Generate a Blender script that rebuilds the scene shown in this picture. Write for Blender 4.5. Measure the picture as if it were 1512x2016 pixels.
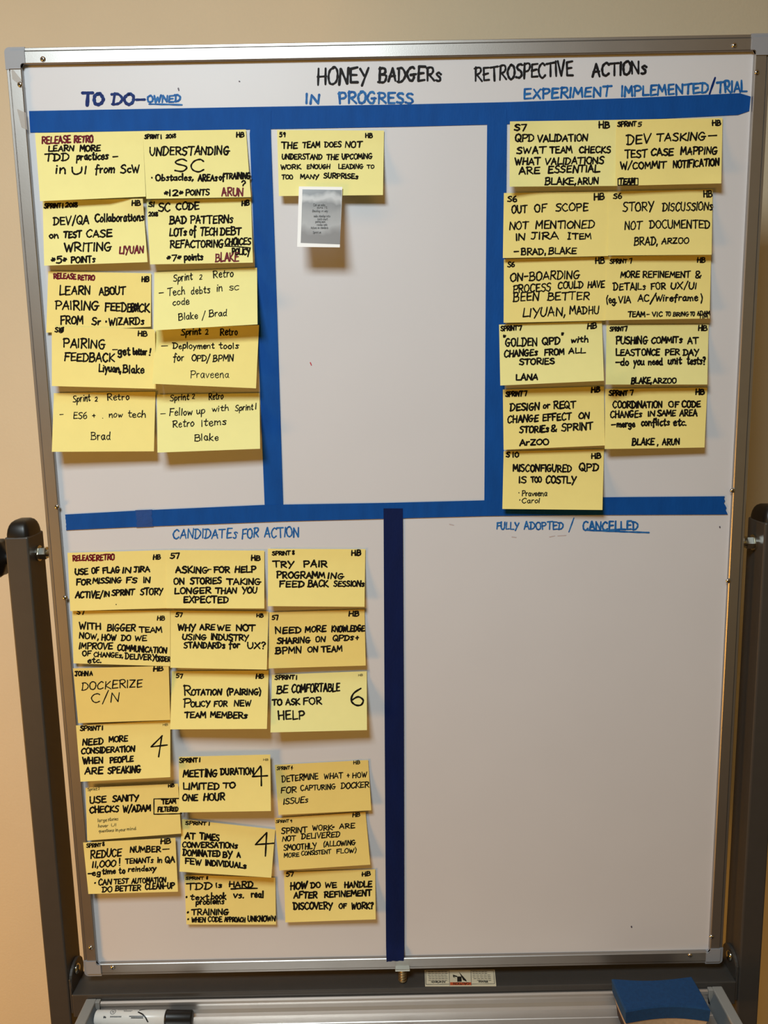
import bpy, bmesh, math, random
from mathutils import Vector, Matrix

for o in list(bpy.data.objects): bpy.data.objects.remove(o)
S = bpy.context.scene
COL = S.collection
random.seed(7)

# ------------------------------------------------------------------ camera
ZB = 1.35                                   # height of the whiteboard's centre above the floor
CAMP = Vector((-0.0171, -1.0455, 0.2207 + ZB))
PITCH, YAW, ROLL, FPX = math.radians(-9.2435), 0.0014, -0.019, 1600.0
cp, sp, cy_, sy_, cr, sr = math.cos(PITCH), math.sin(PITCH), math.cos(YAW), math.sin(YAW), math.cos(ROLL), math.sin(ROLL)
FW = Vector((sy_*cp, cy_*cp, sp)); RT0 = Vector((cy_, -sy_, 0)); UP0 = RT0.cross(FW)
RT = RT0*cr + UP0*sr; UP = -RT0*sr + UP0*cr
cam = bpy.data.cameras.new('camera'); camo = bpy.data.objects.new('camera', cam); COL.objects.link(camo)
camo.matrix_world = Matrix(((RT.x, UP.x, -FW.x, CAMP.x), (RT.y, UP.y, -FW.y, CAMP.y), (RT.z, UP.z, -FW.z, CAMP.z), (0, 0, 0, 1)))
cam.sensor_fit = 'VERTICAL'; cam.sensor_height = 24.0; cam.lens = FPX/2016*24.0; cam.clip_start = 0.02
S.camera = camo

# ------------------------------------------------------------------ light and exposure
S.view_settings.view_transform = 'Standard'; S.view_settings.look = 'None'
S.view_settings.gamma = 1.0; S.view_settings.use_curve_mapping = False
S.view_settings.exposure = 0.0
W = bpy.data.worlds.new('room_ambient'); S.world = W; W.use_nodes = True
W.node_tree.nodes['Background'].inputs[0].default_value = (1.0, 0.62, 0.16, 1)
W.node_tree.nodes['Background'].inputs[1].default_value = 0.18

def area(name, loc, size, power, color, target, size_y=None):
    l = bpy.data.lights.new(name, 'AREA'); l.energy = power; l.color = color; l.size = size
    if size_y: l.shape = 'RECTANGLE'; l.size_y = size_y
    o = bpy.data.objects.new(name, l); COL.objects.link(o); o.location = loc
    o.rotation_euler = (Vector(target) - Vector(loc)).to_track_quat('-Z', 'Y').to_euler()
    return o
area('ceiling_lamp', (-0.42, -1.30, 2.50), 0.55, 27.5, (0.92, 1.06, 1.11), (-0.42, -0.90, 1.0), 0.50)
area('table_lamp', (-1.95, -1.10, 0.62), 0.50, 22.5, (1.0, 0.47, 0.08), (0.1, 0.0, 0.60), 0.55)

# ------------------------------------------------------------------ pixel rays -> points on real planes
def ray(px, py): return FW + RT*((px-756)/FPX) - UP*((py-1008)/FPX)
def at(px, py, Y=0.0):
    d = ray(px, py); return CAMP + d*((Y - CAMP.y)/d.y)
def atz(px, py, z):
    d = ray(px, py); return CAMP + d*((z + ZB - CAMP.z)/d.z)

# ------------------------------------------------------------------ materials
def lin(c):
    return tuple(((v/255)/12.92 if v/255 <= 0.04045 else ((v/255+0.055)/1.055)**2.4) for v in c) + (1,)
def mat(name, rgb, rough=0.5, metal=0.0, noise=0.0, nscale=30.0, bump=0.0, bscale=200.0, stretch=None, coat=0.0, trans=0.0, spec=0.5, rgb2=None):
    m = bpy.data.materials.new(name); m.use_nodes = True; nt = m.node_tree; b = nt.nodes['Principled BSDF']
    c = lin(rgb); b.inputs['Base Color'].default_value = c
    b.inputs['Roughness'].default_value = rough; b.inputs['Metallic'].default_value = metal
    b.inputs['Specular IOR Level'].default_value = spec; b.inputs['Coat Weight'].default_value = coat
    tc = nt.nodes.new('ShaderNodeTexCoord'); mp = nt.nodes.new('ShaderNodeMapping')
    nt.links.new(tc.outputs['Object'], mp.inputs['Vector'])
    if stretch: mp.inputs['Scale'].default_value = stretch
    if noise or rgb2:
        n = nt.nodes.new('ShaderNodeTexNoise'); n.inputs['Scale'].default_value = nscale; n.inputs['Detail'].default_value = 4
        nt.links.new(mp.outputs[0], n.inputs['Vector'])
        r = nt.nodes.new('ShaderNodeValToRGB')
        if rgb2: r.color_ramp.elements[0].color = c; r.color_ramp.elements[1].color = lin(rgb2)
        else:
            r.color_ramp.elements[0].color = tuple(max(0, v*(1-noise)) for v in c[:3]) + (1,)
            r.color_ramp.elements[1].color = tuple(min(1, v*(1+noise)) for v in c[:3]) + (1,)
        r.color_ramp.elements[0].position = 0.3; r.color_ramp.elements[1].position = 0.7
        nt.links.new(n.outputs[0], r.inputs[0]); nt.links.new(r.outputs[0], b.inputs['Base Color'])
    if bump:
        n2 = nt.nodes.new('ShaderNodeTexNoise'); n2.inputs['Scale'].default_value = bscale; n2.inputs['Detail'].default_value = 3
        nt.links.new(mp.outputs[0], n2.inputs['Vector'])
        bp = nt.nodes.new('ShaderNodeBump'); bp.inputs['Strength'].default_value = bump; bp.inputs['Distance'].default_value = 0.001
        nt.links.new(n2.outputs[0], bp.inputs['Height']); nt.links.new(bp.outputs[0], b.inputs['Normal'])
    if trans:
        t = nt.nodes.new('ShaderNodeBsdfTranslucent'); t.inputs[0].default_value = c
        mx = nt.nodes.new('ShaderNodeMixShader'); mx.inputs[0].default_value = trans
        out = nt.nodes['Material Output']
        nt.links.new(b.outputs[0], mx.inputs[1]); nt.links.new(t.outputs[0], mx.inputs[2]); nt.links.new(mx.outputs[0], out.inputs[0])
    return m
M = {}
M['wall'] = mat('painted_wall', (222, 209, 182), 0.75, noise=0.02, nscale=6, bump=0.25, bscale=260)
M['ceiling'] = mat('ceiling_paint', (225, 220, 210), 0.9, noise=0.02)
M['floor'] = mat('brown_carpet', (86, 62, 42), 0.95, noise=0.15, nscale=90, bump=0.5, bscale=500)
M['board'] = mat('dry_erase_enamel', (208, 208, 212), 0.38, noise=0.012, nscale=9, spec=0.22)
M['metal'] = mat('satin_aluminium', (168, 164, 160), 0.40, 0.9, noise=0.03, nscale=25, bump=0.04, bscale=900, stretch=(1, 1, 1))
M['corner'] = mat('grey_corner_plastic', (144, 146, 152), 0.45, noise=0.02)
M['screw'] = mat('nickel_screw', (205, 200, 195), 0.2, 1.0)
M['hole'] = mat('screw_recess', (20, 18, 16), 0.6)
M['post'] = mat('grey_painted_post', (70, 66, 62), 0.45, 0.2, noise=0.03, nscale=60, bump=0.05, bscale=600)
M['black'] = mat('black_plastic', (16, 14, 13), 0.4, noise=0.1)
M['chrome'] = mat('zinc_plated_steel', (200, 200, 190), 0.18, 1.0)
M['brass'] = mat('yellow_zinc_thread', (188, 168, 128), 0.35, 1.0)
M['navytape'] = mat('dark_blue_crepe_tape', (2, 22, 72), 0.7, noise=0.12, nscale=60, bump=0.25, bscale=420, stretch=(1.0, 1, 0.3), spec=0.2)
M['tape'] = mat('blue_crepe_tape', (2, 72, 148), 0.7, noise=0.10, nscale=60, bump=0.25, bscale=420, stretch=(1.0, 1, 0.3), spec=0.2)
M['tape2'] = mat('blue_crepe_tape_doubled', (2, 66, 138), 0.6, noise=0.12, nscale=70, bump=0.3, bscale=420)
M['note'] = [mat('canary_paper_%d' % i, c, 0.75, noise=0.015, nscale=40, bump=0.12, bscale=120, trans=0.12, spec=0.25)
             for i, c in enumerate([(246, 238, 162), (249, 232, 146), (243, 219, 130)])]
M['ink'] = mat('black_marker_ink', (20, 15, 10), 0.8, noise=0.25, nscale=300, spec=0.1)
M['thinink'] = mat('pencil_thin_ink', (84, 70, 36), 0.6)
M['red'] = mat('maroon_marker_ink', (104, 16, 32), 0.55, noise=0.25, nscale=300, spec=0.12)
M['blue'] = mat('blue_dry_marker', (14, 76, 150), 0.5, rgb2=(48, 116, 180), nscale=170, spec=0.12)
M['navy'] = mat('navy_dry_marker', (10, 20, 88), 0.5, rgb2=(16, 54, 120), nscale=150, spec=0.12)
M['title'] = mat('black_dry_marker', (26, 23, 24), 0.6, noise=0.3, nscale=300, spec=0.15)
M['smudge'] = mat('faint_marker_smudge', (190, 176, 176), 0.6)
M['dot'] = mat('dark_marker_dot', (90, 80, 90), 0.6)
M['reddot'] = mat('red_marker_dot', (190, 40, 50), 0.6)
M['white'] = mat('white_print_paper', (236, 234, 232), 0.5)
M['grey'] = mat('grey_print_ink', (70, 70, 70), 0.6)
M['barrel'] = mat('white_marker_barrel', (232, 228, 222), 0.3)
M['foam'] = mat('blue_eraser_foam', (14, 60, 104), 0.95, noise=0.12, nscale=220, bump=0.5, bscale=900)
M['felt'] = mat('cream_eraser_felt', (190, 165, 135), 0.9, noise=0.1, nscale=200)
M['dfelt'] = mat('dark_eraser_felt', (60, 38, 28), 0.95)
M['label'] = mat('cream_warning_label', (222, 208, 178), 0.5)
M['orange'] = mat('orange_label_band', (196, 84, 44), 0.5)
M['clear'] = mat('frosted_clear_tape', (200, 194, 186), 0.3, spec=0.6)
M['clear'].node_tree.nodes['Principled BSDF'].inputs['Alpha'].default_value = 0.30
M['tray'] = mat('tray_aluminium', (205, 198, 192), 0.38, 0.8, noise=0.02)
M['trayshade'] = mat('tray_plastic_shade_tint', (96, 102, 106), 0.45, noise=0.03)  # end-cap plastic again, with the inner slope's shade mixed into the colour
M['traycap'] = mat('tray_end_plastic', (150, 146, 140), 0.5, noise=0.03)

# ------------------------------------------------------------------ object helpers
def mesh_obj(name, verts, faces, m, parent=None, smooth=False, loc=None, mats=None, fm=None):
    me = bpy.data.meshes.new(name); me.from_pydata([tuple(v) for v in verts], [], faces)
    if mats:
        for x in mats: me.materials.append(x)
        for p, i in zip(me.polygons, fm): p.material_index = i
    else: me.materials.append(m)
    if smooth:
        for p in me.polygons: p.use_smooth = True
    me.update()
    o = bpy.data.objects.new(name, me); COL.objects.link(o)
    if parent: o.parent = parent
    if loc is not None: o.location = loc
    return o
def bm_obj(name, bm, m, parent=None, smooth=False, loc=None):
    me = bpy.data.meshes.new(name); bmesh.ops.recalc_face_normals(bm, faces=bm.faces); bm.to_mesh(me); bm.free(); me.materials.append(m)
    if smooth:
        for p in me.polygons: p.use_smooth = True
    o = bpy.data.objects.new(name, me); COL.objects.link(o)
    if parent: o.parent = parent
    if loc is not None: o.location = loc
    return o
def tag(o, label=None, cat=None, group=None, kind=None):
    if label: o['label'] = label
    if cat: o['category'] = cat
    if group: o['group'] = group
    if kind: o['kind'] = kind
    return o
def empty(name, loc):
    o = bpy.data.objects.new(name, None); o.empty_display_size = 0.05; COL.objects.link(o); o.location = loc; return o
def rel(verts, root): return [Vector(v) - root.location for v in verts]
def box_bm(x0, x1, y0, y1, z0, z1, bev=0.0, seg=2, bm=None):
    own = bm or bmesh.new(); b = bmesh.new()
    r = bmesh.ops.create_cube(b, size=1.0)
    for v in b.verts: v.co = Vector(((x0+x1)/2 + v.co.x*(x1-x0), (y0+y1)/2 + v.co.y*(y1-y0), (z0+z1)/2 + v.co.z*(z1-z0)))
    if bev: bmesh.ops.bevel(b, geom=list(b.edges), offset=bev, segments=seg, profile=0.5, affect='EDGES')
    me = bpy.data.meshes.new('tmp'); b.to_mesh(me); b.free(); own.from_mesh(me); bpy.data.meshes.remove(me)
    return own
def prism(poly, a0, a1, axis='Y', bm=None):
    """extrude a 2D polygon; axis is the extrusion axis"""
    bm = bm or bmesh.new(); n = len(poly)
    def P(p, a):
        return {'Y': (p[0], a, p[1]), 'X': (a, p[0], p[1]), 'Z': (p[0], p[1], a)}[axis]
    A = [bm.verts.new(P(p, a0)) for p in poly]; B = [bm.verts.new(P(p, a1)) for p in poly]
    bm.faces.new(A); bm.faces.new(B[::-1])
    for i in range(n): bm.faces.new((A[i], B[i], B[(i+1) % n], A[(i+1) % n]))
    return bm
def lathe_bm(profile, seg=20, axis='Y', bm=None, close=True):
    """profile: list of (r, a) along the axis"""
    bm = bm or bmesh.new(); rings = []
    for r, a in profile:
        ring = []
        for k in range(seg):
            t = 2*math.pi*k/seg; c, s = r*math.cos(t), r*math.sin(t)
            ring.append(bm.verts.new({'Y': (c, a, s), 'X': (a, c, s), 'Z': (c, s, a)}[axis]))
        rings.append(ring)
    for A, B in zip(rings, rings[1:]):
        for k in range(seg): bm.faces.new((A[k], A[(k+1) % seg], B[(k+1) % seg], B[k]))
    if close: bm.faces.new(rings[0]); bm.faces.new(rings[-1][::-1])
    return bm

# ------------------------------------------------------------------ the setting
def struct(name, bm, m): return tag(bm_obj(name, bm, m), kind='structure')
WY = 0.36
tag(struct('wall_back', box_bm(-2.6, 2.6, WY, WY+0.1, 0, 2.72), M['wall']), 'beige painted wall behind the whiteboard')
tag(struct('floor', box_bm(-2.6, 2.6, -3.2, WY+0.1, -0.1, 0), M['floor']), 'brown carpeted floor under the stand')
tag(struct('ceiling', box_bm(-2.6, 2.6, -3.2, WY+0.1, 2.72, 2.82), M['ceiling']), 'off-white ceiling of the room')

# ------------------------------------------------------------------ whiteboard
BX, BZ0, BZ1 = 0.455, -0.611, 0.6173
FWD = 0.0185; FY = -0.006; CAPS = 0.0245
wb = empty('whiteboard', (0, 0, ZB))
tag(wb, 'tall white dry-erase board in a satin aluminium frame, covered with notes and blue tape', 'whiteboard')
panel = bm_obj('writing_surface', box_bm(-BX+0.004, BX-0.004, 0, 0.012, BZ0+0.004, BZ1-0.004), M['board'], wb)
prof = [(0, .016), (0, -.0035), (.0008, -.0046), (.0034, -.0046), (.0040, -.0036), (.0046, -.0040), (.0052, FY), (.0176, FY), (FWD, FY+.0009), (FWD, -.0001), (.006, -.0001), (.006, .016)]
def rail_part(side):
    n = len(prof); V = []; F = []
    if side in 'tb':
        x0, x1 = -BX+CAPS-.002, BX-CAPS+.002
        for x in (x0, x1):
            for t, y in prof: V.append((x, y, (BZ1-t) if side == 't' else (BZ0+t)))
    else:
        z0, z1 = BZ0+CAPS-.002, BZ1-CAPS+.002
        for z in (z0, z1):
            for t, y in prof: V.append(((-BX+t) if side == 'l' else (BX-t), y, z))
    bm = bmesh.new(); vs = [bm.verts.new(v) for v in V]
    bm.faces.new(vs[:n]); bm.faces.new(vs[n:][::-1])
    for i in range(n): bm.faces.new((vs[i], vs[(i+1) % n], vs[n+(i+1) % n], vs[n+i]))
    bmesh.ops.triangulate(bm, faces=[f for f in bm.faces if len(f.verts) > 4])
    return bm_obj('frame_rail', bm, M['metal'], wb)
for s_ in 'tblr': rail_part(s_)
def cap_poly(off, C=CAPS, r=0.006):
    pts = []
    rr = max(r-off, .0015)
    for k in range(7):
        a = math.pi/2*k/6 ; pts.append((off+rr-rr*math.cos(a), off+rr-rr*math.sin(a)))
    # pts run from (off, off+rr) to (off+rr, off)
    pts += [(C, off), (C, FWD)]
    f = .0035
    for k in range(5):
        a = math.pi/2*k/4
        pts.append((FWD+f-f*math.sin(a), FWD+f-f*math.cos(a)))
    pts += [(FWD, C), (off, C)]
    return pts
for sx, sz in ((-1, 1), (1, 1), (-1, -1), (1, -1)):
    cx, cz = sx*BX, BZ1 if sz > 0 else BZ0
    def tr(p): return (cx - sx*p[0] + sx*.0004, cz - sz*p[1] + sz*.0004)
    bm = prism([tr(p) for p in cap_poly(0)], -.0052, .0165)
    prism([tr(p) for p in cap_poly(.0045)], -.0072, -.0050, bm=bm)
    bmesh.ops.triangulate(bm, faces=[f for f in bm.faces if len(f.verts) > 4])
    bm_obj('corner_cap', bm, M['corner'], wb)
# screws
def screw_mesh():
    bm = lathe_bm([(.0033, 0), (.0031, -.0007), (.0024, -.0016), (.0014, -.0021), (.0011, -.0021)], 16, close=False)
    n0 = len(bm.faces)
    lathe_bm([(.0011, -.0020), (.0009, -.0012)], 16, bm=bm)
    bm.faces.ensure_lookup_table()
    me = bpy.data.meshes.new('screw'); bmesh.ops.recalc_face_normals(bm, faces=bm.faces)
    for i, f in enumerate(bm.faces): f.material_index = 0 if i < n0 else 1; f.smooth = True
    bm.to_mesh(me); bm.free(); me.materials.append(M['screw']); me.materials.append(M['hole']); return me
scm = screw_mesh()
for px, py in ((84, 116), (39, 166), (1446, 89), (1490.5, 142), (112, 998), (128, 1177), (1442.5, 966), (1434, 1144), (178.6, 1866.5), (222, 1905.5), (1401.5, 1845), (1359, 1881.5)):
    p = at(px, py, FY-.001); o = bpy.data.objects.new('screw', scm); COL.objects.link(o); o.parent = wb; o.location = (p.x, FY, p.z-ZB)
# latch plate with a threaded bolt, under the bottom rail
p = at(792.5, 1909, -.012)
bm = box_bm(p.x-.0105, p.x+.0105, -.014, .004, p.z-ZB-.0015, p.z-ZB+.0015, .0005)
bm_obj('latch_plate', bm, M['chrome'], wb)
zt = p.z-ZB-.0015; zr = -.629
pr_ = []
pr_.append((.0040, zt))
NT = 5; ph = (zt-zr-.0004)/NT
for k in range(NT):
    z = zt-k*ph
    pr_ += [(.0040, z-ph*.12), (.0060, z-ph*.35), (.0060, z-ph*.60), (.0040, z-ph*.85)]
pr_.append((.0040, zr+.0003))
lb = bm_obj('latch_bolt', lathe_bm(pr_, 16, 'Z'), M['brass'], wb, loc=(p.x, -.006, 0))

# ------------------------------------------------------------------ hand lettering (single-stroke pen glyphs, cap height 10)
G = {
'A': (6, "0,0 3,10 6,0|1,3.4 5.4,3.8"), 'B': (6, ".5,0 .6,10|~0,9.4 3.6,10 5,8 3.6,5.8 .9,5.2|~.9,5.2 4.8,5.2 6,2.6 4,.2 -.2,0"),
'C': (6, "~5.8,8.6 4,10 1.6,8.5 .2,5 1.2,1.2 3.5,0 5.8,1.6"), 'D': (6.2, ".8,.2 1,9.8|~-.4,9.6 3.5,9.6 6.1,6 5,2 2.5,.1 -.2,.2"),
'E': (5.6, "5.6,9.8 .8,9.6 .6,.1 5.6,.4|.7,5 4.8,5.3"), 'F': (5.6, "5.8,9.9 .4,9.5|.9,9.6 .7,0|.8,5 4.8,5.3"),
'G': (6.4, "~5.4,8.8 3.8,10 1.4,8.4 .2,4.6 1.4,.8 3.8,0 5.2,2 5.4,4.4|3.0,4.3 6.8,4.6"), 'H': (6, ".4,0 .6,10|5.5,0 5.6,10|.2,4.8 5.8,5.4"),
'I': (1.2, ".5,0 .7,10"), 'J': (5, "~3,10 3.2,3 2.2,.3 .2,1.4|.6,9.9 5.4,10"), 'K': (5.6, ".5,0 .6,10|5.4,10 .8,4.6 6,0"),
'L': (5, ".6,10 .4,.2 5.4,.5"), 'M': (7, "0,0 .8,10 3.5,3.4 6.3,10 7,0"), 'N': (6, ".2,0 .5,10 5.4,.3 5.8,10"),
'O': (6.2, "~3.2,10 1,8.6 .1,5 1.1,1.2 3.2,0 5.3,1.4 6.1,5 5.2,8.7 3.4,10 2.2,9.6"), 'P': (5.6, ".7,0 .6,10|~-.2,9.4 3.6,10 5.7,8 4.4,5.2 .8,4.6"),
'Q': (6.4, "~3.2,10 1,8.6 .1,5 1.1,1.2 3.2,0 5.3,1.4 6.1,5 5.2,8.7 3.2,10|3.2,3 6.8,-1"), 'R': (6, ".7,0 .6,10|~-.2,9.4 3.6,10 5.5,8 4.4,5.4 1,4.8|1.8,5 6.2,0"),
'S': (5.4, "~5.4,8.8 3.6,10 1,8.7 1.2,6.4 4.2,4.6 5.2,2.4 3.4,.1 .1,1"), 'T': (6, "-.3,9.6 6.5,10|3.2,9.8 3,0"),
'U': (5.8, "~.4,10 .3,3.4 1.8,.2 4,.3 5.3,3.6 5.6,10"), 'V': (5.8, "0,10 2.6,0 6,10.2"), 'W': (7.6, "0,10 1.8,0 3.7,7.4 5.4,0 7.8,10.2"),
'X': (5.8, ".2,10 5.8,0|5.8,10 0,0"), 'Y': (5.8, "0,10 2.9,5|6.2,10 1.6,-1.8"), 'Z': (5.6, ".2,9.8 5.4,9.8 .2,.3 5.8,.4"),
'1': (1.4, ".6,0 .8,10"), '2': (5.2, "~.4,8 2.4,10 4.6,8.4 3.6,4.6 .3,.4|.3,.4 5.4,.5"), '3': (5, ".5,9.7 4.6,9.7 2.4,6|~2.4,6 5,4.6 4.4,.8 .3,.6"),
'4': (6.4, "4.2,10 .2,3.3 7.2,3.8|4.3,10 4,-3"), '5': (5.4, "5.4,10 1.3,9.8 1,5.8|~1,5.8 4.2,6.2 5.2,3.2 3.4,.2 .2,.7"),
'6': (5.2, "~4.2,10 1.2,7 .3,3 2,.1 4.6,.6 5.2,3.2 3.4,5 .9,3.6"), '7': (5, ".1,9.4 5.2,10 2.6,-.4"), '8': (5, "~4.6,9 2.6,10 .6,8.4 2.4,5.6 4.9,2.6 2.8,0 .3,2.2 2.4,5.4 4.7,9"),
'9': (5, "~4.4,8.6 2.4,10 .5,8 1.8,5.6 4.3,7.2|4.5,8.8 4,0"), '0': (5.4, "~2.8,10 .6,8 .3,3 2.6,0 5,2.6 5,7.6 2.8,10"),
'a': (4.6, "~4,5.6 2,6.4 .3,3.6 1.6,.2 3.4,1.4 4.1,6|~4.1,6 4,2 4.9,.2"), 'b': (4.6, ".6,10.5 .5,.3|~.5,1.2 2.8,0 4.5,2.8 3.2,5.6 .6,4.2"),
'c': (4, "~4.1,5.4 2.4,6.4 .4,3.4 1.8,.1 4.2,1.2"), 'd': (4.8, "~4,4.8 2,6 .3,3 1.8,.1 4,1.8|4.3,10.5 4.1,2 4.9,.2"),
'e': (4.2, "~.5,3.2 3.9,3.8 2.8,6.3 .6,4.4 1,.8 2.8,0 4.3,1.3"), 'f': (3.8, "~4.2,9.4 2.8,10.5 1.9,8 1.5,-2.4|.2,5 4,5.4"),
'g': (4.6, "~4,5.6 2,6.3 .4,3.6 1.8,.8 4,2.6|~4.1,6 4,-1.6 2.2,-3.4 .4,-2.2"), 'h': (4.6, ".5,10.5 .4,0|~.5,3.6 2.8,6 4,4 4.4,0"),
'i': (1.4, ".6,6 .6,0|.7,8.6 .9,8.9"), 'j': (2.4, "~1.8,6 1.8,-2 .2,-3|1.9,8.6 2,8.9"), 'k': (4.4, ".5,10.5 .4,0|4,6.4 .6,2.9 4.6,0"),
'l': (1.4, ".7,10.5 .6,0"), 'm': (6.6, ".4,6 .4,0|~.5,3.8 2.2,6 3.2,4 3.3,0|~3.3,3.8 5,6 6.2,4 6.5,0"), 'n': (4.6, ".4,6 .4,0|~.5,3.8 2.8,6.2 4,4.2 4.4,0"),
'o': (4.4, "~2.2,6.2 .4,4 .8,.8 2.6,0 4.3,2.6 3.6,5.4 2.2,6.2"), 'p': (4.6, ".6,6 .3,-4|~.4,5 3,6.4 4.6,4 3.2,.8 .5,1"), 'q': (4.6, "~4,5.6 2,6.3 .4,3.6 1.8,.8 4,2.6|4.1,6 3.9,-4"),
'r': (3.4, ".5,6 .5,0|~.5,3.6 1.6,5.8 3.4,5.8"), 's': (4, "~4,5.4 2.4,6.2 .8,5 3.4,2.4 2.6,.2 .2,.6"), 't': (3.6, "~1.8,9.4 1.5,2 2.4,.1 3.8,.8|0,6.4 3.8,6.6"),
'u': (4.6, "~.4,6 .5,1.4 2,.1 4,2|4.1,6 4.1,1.4 4.8,.2"), 'v': (4.2, ".2,6 2,0 4.4,6.3"), 'w': (6, ".2,6 1.6,0 3,4.6 4.4,0 6.2,6.3"), 'x': (4, ".3,6 4,0|4,6 .1,0"),
'y': (4.4, ".3,6 2.2,.8|4.4,6 .8,-4"), 'z': (4, ".3,5.8 4,5.8 .3,.3 4.2,.4"),
'.': (1, ".3,.2 .6,.4"), ',': (1.4, ".9,1 .2,-2"), '-': (4, "0,4.8 4,5.2"), '/': (4, "4,11.5 0,-1.5"), '!': (1.4, ".9,11 .6,3.6|.5,.2 .6,.5"), '?': (4, "~.2,8.2 2.2,10 4,8 2,5.4 1.8,3.4|1.7,.2 1.8,.6"),
'"': (2.6, ".5,12 .3,9.4|2.2,12 1.9,9.4"), '(': (2.2, "~2.4,11.5 .4,6 1.6,-2"), ')': (2.2, "~0,11.5 2,5.6 .4,-2"), '&': (5.4, "~5,.3 1,6.6 1.4,9.6 3.6,9.4 3.4,6.4 .4,2.6 1.6,.2 4.2,1.2 5.4,3.6"),
'+': (5, "2.6,8 2.4,1.6|0,4.6 5.2,5"), '*': (3.6, ".2,4.8 3.6,5.2|1.4,7.4 2.4,2.8|2.9,7 .8,3"), '=': (5, "0,6.4 5,6.6|0,4.2 5,4.4"), '^': (3, "0,9.4 1.2,11.4 3,9.4"),
':': (1.2, ".5,1 .7,1.4|.6,5.6 .8,6"), '~': (4, "~0,4.4 1.2,6 2.6,4 4,5.4"), '[': (1.6, "1.6,11 .2,11 .2,-1.6 1.6,-1.6"), '$': (5.4, "~2.8,10 .6,8 .3,3 2.6,0 5,2.6 5,7.6 2.8,10|5.4,11 .2,-1"),
'#': (1, "~.2,4.2 .5,5.2 .9,4.4 .4,3.9 .2,4.5"), ';': (5, "~4.4,9.8 .8,9 .6,6 4.2,4.4 4.6,1.2 .3,.3|3,10 2.6,0"),
'|': (3.6, "1.8,10 1.7,0|0,10 3.8,10|-.2,0 3.9,.2"),
}
def smooth(pts, n=4):
    out = []
    P = [pts[0]] + pts + [pts[-1]]
    for i in range(1, len(P)-2):
        a, b, c, d = P[i-1], P[i], P[i+1], P[i+2]
        for k in range(n):
            t = k/n
            out.append(tuple(.5*((2*b[j]) + (-a[j]+c[j])*t + (2*a[j]-5*b[j]+4*c[j]-d[j])*t*t + (-a[j]+3*b[j]-3*c[j]+d[j])*t**3) for j in (0, 1)))
    out.append(pts[-1]); return out
GL = {}
for ch, (w, s) in G.items():
    st = []
    for q in s.split('|'):
        if not q: continue
        c = q[0] == '~'
        pts = [tuple(float(v) for v in t.split(',')) for t in q.lstrip('~').split()]
        st.append((c, pts))
    GL[ch] = (w, st)

CR = {'Z': (0, 0, 1), 'A': (0, 60, 3.024), 'B': (500, 60, 3.024), 'C': (1000, 60, 2.953), 'D': (60, 380, 3.024), 'E': (60, 620, 3.024), 'F': (520, 220, 5.04),
      'G': (960, 370, 3.024), 'H': (960, 620, 3.024), 'I': (110, 1060, 3.516), 'J': (320, 1060, 3.436), 'K': (130, 1290, 3.688), 'L': (330, 1310, 3.516),
      'M': (130, 1520, 3.516), 'N': (330, 1580, 3.516), 'R': (700, 1860, 3.78), 'Q': (0, 1780, 3.024)}
rng = random.Random(11)
def word_strokes(word, x0, x1, y0, y1, h, flip=False, lean=None):
    """polylines in photograph pixels for one hand-written word between x0 and x1"""
    cs = [GL[c] for c in word]; gap = 1.5
    tot = sum(c[0] for c in cs) + gap*(len(cs)-1)
    sx = (x1-x0)/max(tot, 1); sy = h/10.0
    if sx > sy*1.6 and len(word) < 2 and word not in '-': sx = sy
    x = 0.0; out = []
    lean = rng.uniform(-.02, .08) if lean is None else lean
    for w, st in cs:
        jr = rng.uniform(-.05, .05); js = rng.uniform(.93, 1.08); jy = rng.uniform(-.35, .35)
        for curved, pts in st:
            pp = [(px+rng.uniform(-.3, .3), py+rng.uniform(-.36, .36)) for px, py in pts]
            if curved: pp = smooth(pp)
            res = []
            for gx, gy in pp:
                gy2 = gy*js + jy
                X = (x + gx)*sx + gy2*sy*(lean+jr)
                t = X/max(x1-x0, 1e-6)
                Yb = y0 + (y1-y0)*t
                if flip: res.append((x1 - X, Yb - h + gy2*sy))
                else: res.append((x0 + X, Yb - gy2*sy))
            out.append(res)
        x += w + gap
    return out
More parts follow.
